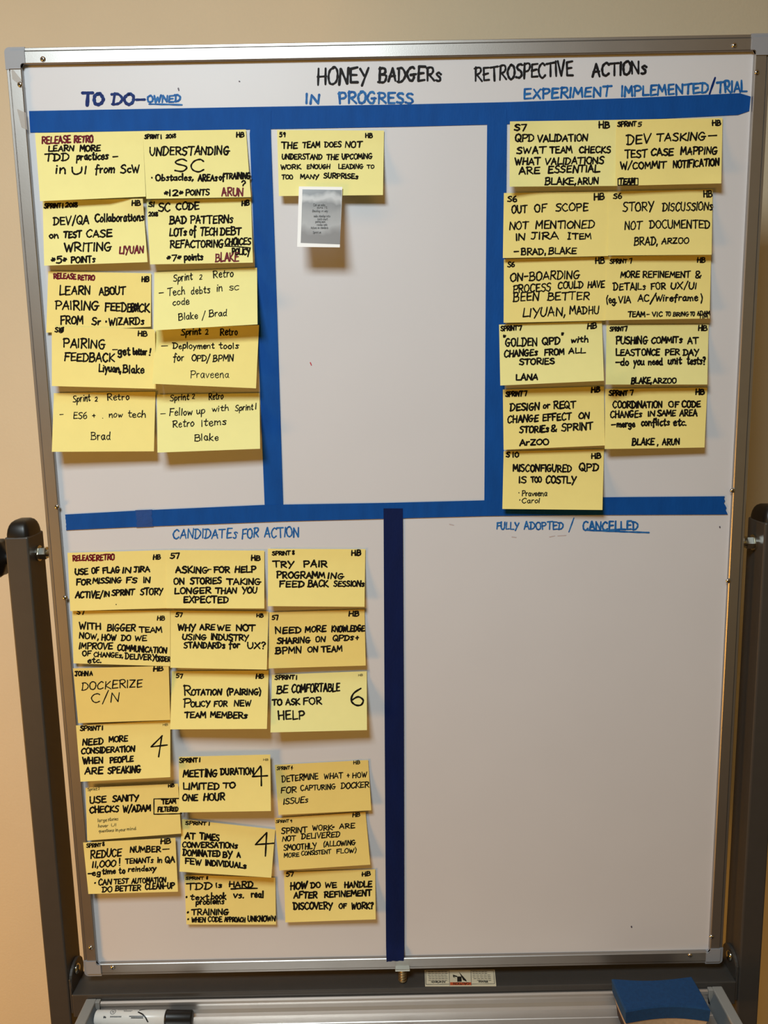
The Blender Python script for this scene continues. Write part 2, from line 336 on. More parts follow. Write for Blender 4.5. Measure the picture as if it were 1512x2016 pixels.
def ink_mesh(name, polylines, width, surf, m, parent, surf_up=None):
    """flat pen strokes laid on the surface surf(px, py)"""
    V = []; F = []
    for pl in polylines:
        dense = [pl[0]]
        for a, b in zip(pl, pl[1:]):
            L = math.hypot(b[0]-a[0], b[1]-a[1]); n = max(1, int(L/7))
            for k in range(1, n+1): dense.append((a[0]+(b[0]-a[0])*k/n, a[1]+(b[1]-a[1])*k/n))
        w = width*getattr(pl, 'f', 1.0)*rng.uniform(.88, 1.12)/2
        ws = [w*(1+.16*math.sin(i*1.7+len(dense))) for i in range(len(dense))]
        for si, (a, b, wa, wb_) in enumerate(zip(dense, dense[1:], ws, ws[1:])):
            i = len(V); V += [(a[0]+wa*math.cos(k*math.pi/4+.4), a[1]+wa*math.sin(k*math.pi/4+.4)) for k in range(8)]; F.append(tuple(range(i, i+8)))
            dx, dy = b[0]-a[0], b[1]-a[1]; L = math.hypot(dx, dy)
            if L < 1e-4: continue
            nx, ny = -dy/L, dx/L; i = len(V)
            V += [(a[0]+nx*wa, a[1]+ny*wa), (b[0]+nx*wb_, b[1]+ny*wb_), (b[0]-nx*wb_, b[1]-ny*wb_), (a[0]-nx*wa, a[1]-ny*wa)]
            F.append((i, i+1, i+2, i+3))
        for a, wa in ((dense[-1], ws[-1]),):
            i = len(V)
            V += [(a[0]+wa*math.cos(k*math.pi/4+.4), a[1]+wa*math.sin(k*math.pi/4+.4)) for k in range(8)]
            F.append(tuple(range(i, i+8)))
    LV = [0]*len(V)
    for k, f in enumerate(F):
        for i in f: LV[i] = k % 17
    up = surf_up or Vector((0, -1, 0))
    V3 = [surf(*v) + up*(7e-6*l) for v, l in zip(V, LV)]
    return mesh_obj(name, rel(V3, parent), F, m, parent)
class Stroke(list):
    def __init__(self, pts, f=1.0): super().__init__(pts); self.f = f
def parse(crop, text, h0, dflt_slope=0.0):
    """'WORD,x0,x1,ybase[,h[,y1]]' separated by blanks, in crop coordinates"""
    ox, oy, s = CR[crop]; out = []
    for tok in text.split():
        # a comma as a glyph is written as backquote
        f = tok.split(','); w = f[0].replace('`', ',').replace('¬', ' ')
        x0, x1, y = float(f[1]), float(f[2]), float(f[3])
        h = float(f[4]) if len(f) > 4 and f[4] else h0
        y1 = float(f[5]) if len(f) > 5 else y + (x1-x0)*dflt_slope
        X0, X1, Y0, Y1, H = ox+x0/s, ox+x1/s, oy+y/s, oy+y1/s, h/s
        if w == '_': out.append([(X0, Y0), ((X0+X1)/2, (Y0+Y1)/2 + rng.uniform(-.6, .6)), (X1, Y1)])
        elif w == '@box':   # x0,x1,ytop,h : a hand-drawn rectangle
            out.append([(X0, Y0), (X1, Y1), (X1, Y1+H), (X0, Y0+H), (X0, Y0)])
        else:
            f_ = max(.62, min(1.0, (H/11.5)**.6)) if ox or oy else 1.0
            out += [Stroke(q_, f_) for q_ in word_strokes(w, X0, X1, Y0, Y1, H)]
    return out

# ------------------------------------------------------------------ headings on the board
bsurf = lambda px, py: at(px, py, -.0003)
def heading(name, crop, text, h, width, m, label):
    for tok in text.split():
        o = ink_mesh('underline' if tok[0] == '_' else name, parse(crop, tok, h), width, bsurf, M[m], wb); o['label'] = label
heading('heading', 'B', 'HONEY,378,680,325,92,308 BADGERs,742,1112,306,84,300', 90, 4.6, 'title', 'black handwritten title HONEY BADGERS')
heading('heading', 'Z', 'RETROSPECTIVE,935,1127,160,27,148', 30, 4.2, 'title', 'black handwritten title RETROSPECTIVE')
heading('heading', 'C', 'ACTIONs,492,803,268,72,250', 72, 4.4, 'title', 'black handwritten title ACTIONS')
heading('heading', 'A', 'TO,492,612,441,66,441', 66, 6.6, 'navy', 'navy handwritten heading TO')
heading('heading', 'A', 'DO,668,796,439,62 -,812,860,434,46', 62, 5.6, 'navy', 'navy handwritten heading DO')
heading('heading', 'A', 'OWNED,878,1072,428,40,424 _,888,1083,438,10,443', 40, 3.6, 'blue', 'light blue handwritten OWNED, underlined')
heading('heading', 'B', 'IN,310,390,434,56 PROGRESS,505,945,432,64,434', 60, 4.4, 'blue', 'blue handwritten heading IN PROGRESS')
heading('heading', 'C', 'EXPERIMENT,92,595,398,56,380 IMPLEMENTED,660,1165,384,58,362 TRIAL,1218,1385,360,62,356', 55, 4.2, 'blue', 'blue handwritten heading EXPERIMENT IMPLEMENTED/TRIAL')
heading('heading', 'C', '/,1172,1208,358,76', 55, 4.4, 'navy', 'navy slash before TRIAL')
heading('heading', 'Z', 'CANDIDATEs,341,466,1060,18,1059 FOR,476,508,1060,18,1058 ACTION,521,588,1058,19,1057', 18, 2.6, 'blue', 'blue handwritten heading CANDIDATES FOR ACTION')
heading('heading', 'H', 'FULLY,52,182,1276,40 ADOPTED,218,450,1276,42 /,482,510,1282,62 ', 42, 2.8, 'blue', 'blue handwritten heading FULLY ADOPTED')
heading('heading', 'H', 'CANCELLED,567,895,1282,50,1278 _,585,960,1281,10,1296', 48, 3.6, 'blue', 'blue handwritten CANCELLED, underlined')
for q_ in ([(351, 174), (352, 178)], [(1417, 1037), (1417.5, 1039)], [(1243, 1824), (1243.6, 1826)], [(471, 160), (472, 160.5)]):
    ink_mesh('marker_speck', [q_], 2.6, bsurf, M['dot'], wb)
ink_mesh('marker_speck', [[(611, 714), (613, 719)]], 2.0, bsurf, M['reddot'], wb)
for q_ in ([(1082, 1057), (1092, 1055)], [(1098, 1055), (1114, 1054)], [(885, 1032), (893, 1034)], [(1008, 1057), (1016, 1058)]):
    ink_mesh('marker_smudge', [q_], 1.6, bsurf, M['smudge'], wb)

# ------------------------------------------------------------------ blue painter's tape
def interp(pl, t):
    L = [0.0]
    for a, b in zip(pl, pl[1:]): L.append(L[-1] + math.hypot(b[0]-a[0], b[1]-a[1]))
    d = t*L[-1]
    for i in range(len(pl)-1):
        if d <= L[i+1] + 1e-9:
            k = (d-L[i])/max(L[i+1]-L[i], 1e-9)
            return tuple(pl[i][j] + (pl[i+1][j]-pl[i][j])*k for j in range(len(pl[i])))
    return pl[-1]
def tape(e1, e2, yoff, label, n=40, jag=(0, 0), m='tape', yfun=None, name='tape_strip'):
    """strip between two edge polylines (pixels); torn ends get jagged rows"""
    nv = 8; rows = []
    for i in range(n+1):
        t = i/n; row = []
        for j in range(nv+1):
            s = j/nv; tt = t
            if i == 0: tt = t + jag[0]*[0, .4, .1, .6, .3, .8, .2, .5, 0][j]
            if i == n: tt = t - jag[1]*[0, .5, .2, .9, .4, .1, .6, .3, 0][j]
            a, b = interp(e1, tt), interp(e2, tt)
            px, py = a[0]+(b[0]-a[0])*s, a[1]+(b[1]-a[1])*s
            Y = yfun(px, py) if yfun else -yoff
            row.append(at(px, py, Y))
        rows.append(row)
    V = []; F = []; nn = nv+1
    for back in (0, 1):
        for row in rows: V += [v + Vector((0, .00015*back, 0)) for v in row]
    off = (n+1)*nn
    for i in range(n):
        for j in range(nv):
            a = i*nn+j; F.append((a, a+1, a+nn+1, a+nn)); F.append((off+a, off+a+nn, off+a+nn+1, off+a+1))
        for a, b in ((i*nn, (i+1)*nn), (i*nn+nv, (i+1)*nn+nv)):
            k = len(V); V += [V[a].copy(), V[b].copy(), V[off+b].copy(), V[off+a].copy()]; F.append((k, k+1, k+2, k+3))
    for j in range(nv):
        for r in (0, n):
            a = r*nn+j; k = len(V); V += [V[a].copy(), V[a+1].copy(), V[off+a+1].copy(), V[off+a].copy()]; F.append((k, k+1, k+2, k+3))
    root = V[0].copy()
    o = mesh_obj(name, [v-root for v in V], F, M[m], None, True, loc=root)
    return tag(o, label, 'tape', "strips of blue painter's tape on the whiteboard")
T1a = [(57, 218.5), (500, 210.5), (800, 205.5), (1000, 201), (1240, 193), (1468, 183), (1478, 190)]
T1b = [(59.5, 261), (490, 255), (800, 249.5), (1000, 244.5), (1240, 236.5), (1462, 226), (1475, 219)]
tape(T1a, T1b, .0006, "long blue tape strip across the top, under the column headings", 60)
tape([(502, 217), (491, 255), (505, 600), (521, 996), (522, 1021)], [(534, 217), (533, 255), (545, 600), (557.5, 992), (558, 1020)], .0010,
     "vertical blue tape strip between the to-do column and the in-progress column", 50, (.004, 0))
tape([(958, 214), (959, 246), (956, 600), (953.5, 985), (953, 1012)], [(997, 212), (998, 245), (995, 600), (990.5, 985), (990, 1012)], .0010,
     "vertical blue tape strip left of the right-hand note columns", 50, (.004, 0))
tape([(128, 1013), (265, 1005.5), (520, 994), (760, 990), (955, 985), (1185, 979), (1427, 977)], [(130, 1044), (268, 1037.5), (560, 1026.5), (755, 1021.5), (960, 1016), (1190, 1014), (1433, 1013)], .0014,
     "long blue tape strip across the middle of the board", 60, (.001, .0035))
tape([(216+50, 1004.5), (268+0, 1037.0)][:1] + [(300, 1003.2)], [(268, 1038.5), (302, 1037)], .0017, "short doubled piece of blue tape on the middle strip's left part", 6, (.1, .1), 'tape2', name='tape_piece')
def v3y(px, py):
    return -.0018 if py < 1872 else (-.0018 - min(1, (py-1872)/8.0)*.0052)
tape([(755, 1001), (757, 1400), (760, 1870), (761, 1894)], [(793, 1001), (795, 1400), (796, 1870), (795, 1892)], .0018,
     "dark blue vertical tape strip down the lower half, ending on the bottom frame", 60, (0, .002), m='navytape', yfun=v3y)
# frosted scraps of clear tape on the left frame rail
def scrap(q, label):
    V = []
    for Y in (FY-.0006, FY-.0004): V += [at(x, y, Y) for x, y in q]
    root = V[0].copy(); n = len(q)
    F = [tuple(range(n)), tuple(range(2*n-1, n-1, -1))] + [(i, (i+1) % n, n+(i+1) % n, n+i) for i in range(n)]
    return tag(mesh_obj('clear_tape_scrap', [v-root for v in V], F, M['clear'], loc=root), label, 'tape')
scrap([(22, 137), (26, 137), (43, 158), (36, 165), (24, 155)], 'small torn scrap of clear tape near the top left screw')
scrap([(33, 214), (51, 222), (54, 256), (42, 250)], 'wrinkled scrap of clear tape on the left frame beside the top blue strip')

# ------------------------------------------------------------------ sticky notes
def invbil(q, px, py):
    u = v = .5
    for _ in range(8):
        x = (1-u)*(1-v)*q[0][0] + u*(1-v)*q[1][0] + u*v*q[2][0] + (1-u)*v*q[3][0]
        y = (1-u)*(1-v)*q[0][1] + u*(1-v)*q[1][1] + u*v*q[2][1] + (1-u)*v*q[3][1]
        xu = (1-v)*(q[1][0]-q[0][0]) + v*(q[2][0]-q[3][0]); xv = (1-u)*(q[3][0]-q[0][0]) + u*(q[2][0]-q[1][0])
        yu = (1-v)*(q[1][1]-q[0][1]) + v*(q[2][1]-q[3][1]); yv = (1-u)*(q[3][1]-q[0][1]) + u*(q[2][1]-q[1][1])
        D = xu*yv - xv*yu; ex, ey = px-x, py-y
        u += (ex*yv - ey*xv)/D; v += (ey*xu - ex*yu)/D
    return u, v
def sheet(name, q, base, lift, kl=0.0, corner=(0, 0, 0, 0), strip=.16, power=1.45, m=None, nu=12, nv=16, bow=0.0, parent=None, thick=.00015, wav=0.0):
    """a sheet of paper whose corners meet pixels q on the board's depth, curling off towards the bottom"""
    def hgt(u, v):
        g = max(0.0, (v-strip)/(1-strip))**power
        y = base + lift*g*(1 + kl*(u-.5)*2)
        y += corner[0]*max(0, 1-u*3)*max(0, 1-v*3) + corner[1]*max(0, u*3-2)*max(0, 1-v*3)
        y += corner[2]*max(0, u*2.5-1.5)**2*max(0, v*2.5-1.5)**2 + corner[3]*max(0, 1-u*2.5)**2*max(0, v*2.5-1.5)**2
        y += wav*(math.sin(u*5+base*9e3)*.5+.5)*g
        return y
    def hlin(u, v):
        i = min(nu-1, int(u*nu)); j = min(nv-1, int(v*nv)); a, b = u*nu-i, v*nv-j
        return (hgt(i/nu, j/nv)*(1-a)+hgt((i+1)/nu, j/nv)*a)*(1-b) + (hgt(i/nu, (j+1)/nv)*(1-a)+hgt((i+1)/nu, (j+1)/nv)*a)*b
    def pt(u, v, e=0.0):
        x = (1-u)*(1-v)*q[0][0] + u*(1-v)*q[1][0] + u*v*q[2][0] + (1-u)*v*q[3][0]
        y = (1-u)*(1-v)*q[0][1] + u*(1-v)*q[1][1] + u*v*q[2][1] + (1-u)*v*q[3][1]
        x += bow*4*v*(1-v)
        return at(x, y, -(hgt(u, v)+e))
    def surf(px, py):
        u, v = invbil(q, px, py)
        return at(px, py, -(hlin(min(1, max(0, u)), min(1, max(0, v))) + .00022))
    V = []; F = []; nn = nu+1; off = nn*(nv+1)
    for back in (0, 1):
        for j in range(nv+1):
            for i in range(nn): V.append(pt(i/nu, j/nv) + Vector((0, thick*back, 0)))
    for j in range(nv):
        for i in range(nu):
            a = j*nn+i; F.append((a, a+nn, a+nn+1, a+1)); F.append((off+a, off+a+1, off+a+nn+1, off+a+nn))
        for a, b in ((j*nn, (j+1)*nn), (j*nn+nu, (j+1)*nn+nu)):
            k = len(V); V += [V[a].copy(), V[b].copy(), V[off+b].copy(), V[off+a].copy()]; F.append((k, k+1, k+2, k+3))
    for i in range(nu):
        for r in (0, nv):
            a = r*nn+i; k = len(V); V += [V[a].copy(), V[a+1].copy(), V[off+a+1].copy(), V[off+a].copy()]; F.append((k, k+1, k+2, k+3))
    return V, F, surf, pt
GROUPN = 'yellow sticky notes on the whiteboard'
def note(q, label, lines, lift=.008, base=.0020, col=1, width=3.1, **kw):
    kl = kw.pop('kl', rng.uniform(-.15, .15))
    V, F, surf, pt = sheet('sticky_note', q, base, lift, kl, **kw)
    c = (V[0]+V[12])*.5
    root = empty('sticky_note', c)
    mesh_obj('paper_sheet', rel(V, root), F, M['note'][col], root, True)
    tag(root, label, 'sticky note', GROUPN)
    sl = ((q[1][1]-q[0][1])/(q[1][0]-q[0][0]) + (q[2][1]-q[3][1])/(q[2][0]-q[3][0]))/2
    ink = {}
    for ln in lines:
        crop, h, txt = ln[:3]; k = ln[3] if len(ln) > 3 else 'ink'; w = ln[4] if len(ln) > 4 else width
        ink.setdefault((k, w), []).extend(parse(crop, txt, h, sl))
    for (k, w), pl in ink.items():
        o = ink_mesh('handwriting', pl, w, surf, M[k], root)
        if k == 'red': o['label'] = 'maroon handwriting'
        if k == 'thinink': o['label'] = 'thin faint handwriting'
    return root

note([(69, 262), (281, 258), (287, 387), (79, 396)], 'yellow sticky note headed RELEASE RETRO in maroon, reading LEARN MORE TDD practices, topmost at left',
 [('A', 40, 'RELEASE,250,420,674,40 RETRO,440,553,668,38', 'red'), ('A', 34, 'LEARN,288,438,720,32 MORE,476,597,720,34 TDD,268,408,778,42 practices,455,642,772,42 -,672,700,766,30 in,330,388,852,52 UI,425,515,856,42 from,566,680,848,44 ScW,718,828,848,44')], .010, col=0, kl=-.1)
note([(281, 258), (484, 255), (494, 388), (288, 391.5)], 'yellow sticky note reading UNDERSTANDING SC, under the top tape at left',
 [('A', 26, 'SPRINT,862,945,644,24 1,958,964,644,24 2018,988,1046,640,22 HB,1408,1452,634,28 UNDERSTANDING,892,1362,742,48,738'), ('A', 72, 'SC,1038,1215,840,76', 'ink', 3.0), ('A', 32, '#,902,908,890,30 Obstacles`,928,1150,894,34 AREAs,1180,1292,896,36 of,1305,1335,892,38 TRAINING,1342,1488,884,34 ?,1436,1460,944,46 *12*,978,1090,985,34 POINTS,1106,1245,981,32'), ('A', 44, 'ARUN,1320,1446,985,46', 'red')], .008, base=.0023, col=0)
note([(84, 395), (281, 391), (290.5, 516), (87, 523)], 'yellow sticky note reading DEV/QA Collaboration on test case writing',
 [('D', 28, 'SPRINT,82,180,90,26 1,190,196,88,26 2018,208,278,84,26 HB,604,654,74,28 DEV/QA,138,345,190,46,184 Collaborations,385,675,172,44 on,112,165,270,34 TEST,198,300,266,36 CASE,332,484,264,42 WRITING,204,480,348,50,342 *5*,126,214,418,40 POINTs,242,384,416,36'), ('D', 38, 'LIYUAN,528,672,362,42,356', 'red')], .012, col=0, corner=(0, .01, 0, 0))
note([(288.5, 394), (494, 390), (498, 517), (295.5, 520.5)], 'yellow sticky note reading SC CODE BAD PATTERNS lots of tech debt, refactoring choices',
 [('D', 30, 'S1,704,736,82,28 2018,704,758,138,24 HB,1258,1302,74,28 SC,764,832,108,46 CODE,868,1002,100,42 BAD,828,928,184,46 PATTERNs,952,1204,182,44 LOTs,828,928,256,44 of,948,986,250,50 TECH,1012,1112,252,44 DEBT,1130,1252,250,44 REFACTORING,832,1146,326,42,322 CHOICES,1156,1310,310,38,306 POLICY,1200,1306,366,38,370 *7*,812,894,402,36 points,916,1026,400,38'), ('D', 30, '_,1156,1310,316,10,326', 'ink', 2.2), ('D', 46, 'BLAKE,1102,1238,408,48', 'red', 3.0)], .012, base=.0023, col=0)
note([(95, 534), (297.5, 538), (297, 643), (91, 655)], 'yellow sticky note headed RELEASE RETRO in maroon, reading LEARN ABOUT pairing feedback',
 [('D', 32, 'RELEASE,138,270,508,30,512 RETRO,282,380,516,28,520', 'red'), ('D', 40, 'HB,662,704,528,28 LEARN,172,355,606,50 ABOUT,410,562,606,44 PAIRING,148,402,692,52,698 FEEDBACK,444,706,700,48,708 FROM,178,310,782,46 Sr,366,415,785,40 #,448,456,784,40 WIZARDs,468,676,786,40'), ('D', 40, 'BA,596,650,706,46', 'ink', 3.4)], .003, col=1)
note([(304, 536), (506, 527), (507, 638.5), (302, 650.5)], 'bright yellow sticky note reading Tech debts in SC code, lifting off the board',
 [('D', 34, 'Sprint,852,962,528,42,516 2,1006,1034,514,28 Retro,1088,1208,504,44,498 -,766,790,612,30 Tech,816,918,612,42,602 debts,955,1068,604,40,594 in,1108,1142,586,42 SC,1184,1240,580,26 code,846,944,668,38,662 Blake,882,995,758,38,746 /,1022,1050,752,40 Brad,1064,1168,738,38,730', 'ink', 1.9)], .024, col=0, power=1.2, strip=.1)
note([(102, 643), (305, 648), (307, 765.5), (102, 760)], 'yellow sticky note reading PAIRING FEEDBACK - get better!',
 [('E', 30, 'S1$,146,196,102,26 HB,640,694,124,28 PAIRING,196,442,194,52 FEEDBACK,202,496,272,48 -,490,516,216,20 get,520,592,238,44 better,610,690,236,36 !,708,720,240,38 Liyuan`,408,538,338,44 Blake,552,674,344,44')], .011, base=.0065, col=1)
note([(306, 648.5), (510, 640), (504, 764.5), (300, 755.5)], 'yellow sticky note reading Deployment tools for OPD/BPMN, shaded along its top',
 [('E', 34, 'Sprint,898,1012,122,40,116 2,1042,1080,116,30 Retro,1130,1232,120,38 -,778,818,196,24 Deployment,850,1092,200,34 tools,1124,1238,200,34 for,850,912,272,42 OPD,960,1046,274,34 /,1050,1082,280,40 BPMN,1086,1208,276,36', 'ink', 2.2), ('E', 34, 'Praveena,952,1180,374,42', 'ink', 1.6)], .022, base=.0024, col=1, power=1.3, kl=-.2)
note([(106, 774), (306, 771), (303, 888.5), (102, 889.5)], 'yellow sticky note reading ES6 + now tech, bottom left of the to-do notes',
 [('E', 34, 'Sprint,254,354,520,40,512 2,384,410,514,28 Retro,456,588,508,38 -,176,196,606,26 ES6,254,334,618,38 +,370,398,614,30 .,428,434,614,30 now,468,546,610,34 tech,582,684,610,40', 'ink', 1.9), ('E', 34, 'Brad,362,474,744,42', 'ink', 1.9)], .022, col=1, power=1.2, strip=.12)
note([(309, 777), (511, 774), (512, 883.5), (310, 891)], 'yellow sticky note reading Fellow up with Sprint 1 Retro Items',
 [('E', 34, 'Sprint,832,942,512,36,504 2,962,988,500,28 Retro,1062,1146,506,38,500 -,776,802,602,26 Fellow,826,962,598,40 up,988,1036,590,38 with,1080,1178,576,34,568 Sprint,1218,1324,572,36,564 1,1338,1346,560,34 Retro,846,972,670,40,662 Items,1016,1164,664,40,652 Blake,978,1118,750,38', 'ink', 1.9)], .024, base=.0023, col=0, power=1.2, strip=.12)
note([(545.5, 256), (756, 257), (754, 384), (549, 386)], 'yellow sticky note alone in the middle column, THE TEAM DOES NOT UNDERSTAND',
 [('F', 46, '59,152,210,250,46 HB,1006,1072,256,42 THE,176,328,364,62 TEAM,380,552,358,56,354 DOES,602,762,350,50 NOT,804,966,354,60,350 UNDERSTAND,176,572,470,50,474 THE,622,736,474,50 UPCOMING,772,1068,470,50,466 WORK,166,362,570,42,568 ENOUGH,424,652,566,42,564 LEADING,738,980,566,44 TO,1022,1090,562,36 TOO,176,284,668,40 MANY,360,538,664,44,668 SURPRISEs,592,930,658,48,664')], .012, col=0, kl=.1, width=2.8)
note([(1004, 239), (1213, 236), (1212, 366), (1003, 367.5)], 'yellow sticky note reading QPD VALIDATION SWAT TEAM CHECKS, top left of the right-hand notes',
 [('C', 40, 'S7,38,102,582,36 HB,528,590,566,36 QPD,42,150,644,40 VALIDATION,172,462,646,38,642 SWAT,50,218,716,38 TEAM,244,372,714,38 CHECKS,414,596,712,36 WHAT,42,186,780,38 VALIDATIONS,216,556,780,38,774 ARE,66,184,834,40 ESSENTIAL,234,530,828,40,822 BLAKE`,216,396,896,38 ARUN,406,524,894,36')], .010, col=0, corner=(.004, 0, 0, .006))
note([(1213, 236), (1422.6, 232), (1420, 361), (1211.6, 366)], 'yellow sticky note reading DEV TASKING - TEST CASE MAPPING',
 [('C', 40, 'SPRINT,638,744,558,26 5,756,776,558,24 HB,1188,1236,552,30 DEV,692,828,662,54,656 TASKING,864,1146,644,42,638 -,1166,1212,628,36 TEST,680,808,740,44 CASE,832,960,728,38 MAPPING,1004,1214,722,42,718 W/COMMIT,656,918,806,40,800 NOTIFICATION,960,1226,800,40,784 TEAM,648,736,896,34'), ('C', 38, '@box,640,756,862,38', 'ink', 2.2)], .012, base=.0023, col=1, corner=(0, 0, .004, 0))
note([(992, 380), (1197, 377), (1197, 504), (990, 508)], 'yellow sticky note reading OUT OF SCOPE NOT MENTIONED',
 [('G', 42, 'S6,120,172,82,32 HB,634,694,70,36 OUT,142,234,148,44 OF,280,348,144,46 SCOPE,406,598,138,44 NOT,130,240,246,44 MENTIONED,286,632,242,44,240 IN,168,220,312,40 JIRA,258,420,306,40 |,478,500,306,38 TEM,506,616,306,34 -,158,184,398,36 BRAD`,200,346,398,36 BLAKE,364,526,394,36')], .007, col=1, width=2.8)
note([(1197, 377), (1403, 373), (1401, 501.5), (1197, 503)], 'yellow sticky note reading STORY DISCUSSIONS NOT DOCUMENTED',
 [('G', 44, 'S6,750,798,64,30 HB,1286,1336,54,36 STORY,806,986,140,52,132 DISCUSSIONs,1042,1338,136,48,132 NOT,816,914,248,48 DOCUMENTED,964,1322,240,48,238 BRAD`,872,1012,340,44 ARZOO,1036,1196,332,34')], .010, base=.0023, col=1, width=2.6)
note([(992, 510.5), (1194, 505), (1191.5, 631), (991.5, 635.5)], 'yellow sticky note reading ON-BOARDING PROCESS COULD HAVE BEEN BETTER',
 [('G', 44, 'S6,120,158,470,28 HB,642,694,450,32 ON-BOARDING,134,546,556,48,538 PROCESS,152,374,624,44,612 COULD,418,568,600,40 HAVE,596,694,594,38 BEEN,154,302,676,50,668 BETTER,358,604,668,46,664 LIYUAN`,210,462,768,50,760 MADHU,490,662,752,44')], .006, col=1, width=2.7)
note([(1194, 505), (1400, 502), (1397, 627), (1191.5, 630.5)], 'yellow sticky note reading MORE REFINEMENT & DETAILS FOR UX/UI',
 [('G', 36, 'SPRINT,728,828,450,24 7,846,870,448,26 HB,1248,1294,444,28 MORE,792,902,534,36 REFINEMENT,924,1206,534,36,532 &,1234,1268,536,40 DETAILs,750,940,608,40 FOR,972,1058,604,36 UX/UI,1090,1242,602,36 (eg.,708,768,686,40 VIA,778,850,684,38 AC,896,960,676,38 /,970,998,684,50 Wireframe,1000,1250,674,38 ),1270,1290,678,38 TEAM,836,936,768,32 -,946,962,766,26 VIC,980,1040,766,26 TO,1060,1088,762,24 BRING,1104,1196,764,24 TO,1206,1232,762,24 ADAM,1248,1322,758,24 TIM,1256,1310,776,18')], .009, base=.0023, col=1, width=2.7)
note([(982.5, 639), (1185, 632.5), (1189, 749.6), (985, 759)], 'yellow sticky note reading GOLDEN QPD with CHANGES FROM ALL STORIES',
 [('H', 36, 'SPRINT,80,176,94,26 7,182,202,90,26 HB,594,646,82,30 ",92,110,170,40 GOLDEN,106,294,188,46,182 QPD,326,430,176,38 ",438,456,160,40 with,496,598,164,32 CHANGEs,98,296,250,38,240 FROM,338,454,240,34 ALL,482,580,230,30 STORIES,190,396,296,34,292 LANA,168,296,390,34')], .018, base=.0028, col=0, power=1.25, strip=.12)
note([(1194, 640), (1395, 639), (1392.5, 757), (1192.5, 757)], 'yellow sticky note reading PUSHING COMMITS AT LEAST ONCE PER DAY, with a curled corner',
 [('H', 36, 'SPRINT,728,810,96,24 7,816,838,94,26 HB,1254,1306,92,30 PUSHING,764,950,172,42,170 COMMITs,976,1156,170,36,164 AT,1192,1252,170,34 LEAST,764,906,242,36 ONCE,918,1022,240,36 PER,1058,1140,238,34 DAY,1164,1256,240,36 -,762,786,296,28 do,792,838,300,40 you,868,930,298,44 need,956,1040,296,38 unit,1074,1152,292,40 tests?,1188,1296,294,42 BLAKE`,856,976,408,34 ARZOO,986,1122,406,30')], .014, col=0, corner=(0, 0, 0, .014))
note([(990, 767), (1189, 760.5), (1190.5, 877), (991.5, 885.5)], 'yellow sticky note reading DESIGN or REQT CHANGE EFFECT ON STORIES',
 [('H', 36, 'SPRINT,108,206,486,28 7,218,242,480,28 HB,618,666,460,30 DESIGN,134,308,572,42,566 or,330,370,556,34 REQT,394,522,558,42 CHANGE,118,300,642,40,634 EFFECT,328,496,630,40,624 ON,542,604,618,38 STORIEs,190,362,702,38,696 &,378,408,694,38 SPRINT,440,624,692,42,682 ArZOO,192,362,778,34')], .010, col=1)
note([(1191.5, 765.5), (1392.5, 763), (1387, 881), (1190.5, 884)], 'yellow sticky note reading COORDINATION OF CODE CHANGES IN SAME AREA',
 [('H', 36, 'SPRINT,724,832,480,28 7,846,866,476,28 HB,1238,1290,474,30 COORDINATION,746,1038,554,38,552 OF,1080,1138,550,34 CODE,1158,1266,550,36 CHANGEs,732,916,612,38,608 IN,954,994,604,30 SAME,1012,1118,602,34 AREA,1144,1246,602,36 -,736,760,668,28 merge,770,876,668,36 conflicts,914,1082,660,40 etc.,1106,1182,660,38 BLAKE,860,990,774,38 `,1010,1020,774,30 ARUN,1040,1142,774,36')], .013, base=.0023, col=1)
note([(991.5, 888.5), (1189, 884.5), (1186, 1004), (989, 1002)], 'yellow sticky note reading MISCONFIGURED QPD IS TOO COSTLY, lowest at right, over the tape',
 [('H', 36, 'S,110,130,846,28 10,150,186,846,28 HB,618,674,854,30 MISCONFIGURED,152,498,930,40,934 QPD,546,660,928,44 IS,186,230,1000,38 TOO,260,320,998,34 COSTLY,346,522,1000,40,1004'), ('H', 28, '#,184,190,1070,26 Praveena,204,352,1078,30 #,190,196,1114,26 Carol,204,310,1120,28', 'ink', 2.0)], .012, col=1)
note([(132.8, 1088.4), (326.7, 1083), (333, 1197), (138.4, 1203)], 'yellow sticky note reading USE OF FLAG FOR MISSING FS, top left of the candidates',
 [('I', 40, 'RELEASE,118,270,156,38,152 RETRO,280,404,152,38,146', 'red', 2.9), ('I', 38, 'HB,674,724,144,30 USE,134,222,250,38 OF,248,298,242,38 FLAG,324,440,240,38 IN,462,520,238,36 JIRA,540,648,234,38 FOR,142,240,322,38 MISSING,256,450,312,36,308 FS,486,560,308,36 IN,606,652,306,36 ACTIVE/,136,322,410,44,412 IN,334,370,402,36 SPRINT,388,540,396,38,390 STORY,584,738,392,44 .,416,420,458,20')], .008, col=1)
note([(326.7, 1083), (520.4, 1084), (520.4, 1198), (327.6, 1197.4)], 'yellow sticky note reading ASKING FOR HELP ON STORIES',
 [('I', 40, '57,792,852,138,34 HB,1354,1414,152,34 ASKING,830,1050,236,44,240 -,1050,1076,224,20 FOR,1094,1202,236,40 HELP,1240,1382,234,42 ON,816,888,318,40 STORIES,930,1146,316,42,312 TAKING,1186,1416,318,40 LONGER,822,1070,384,40,380 THAN,1106,1250,380,38 YOU,1290,1390,378,38 EXPECTED,884,1192,444,42')], .012, base=.0023, col=1)
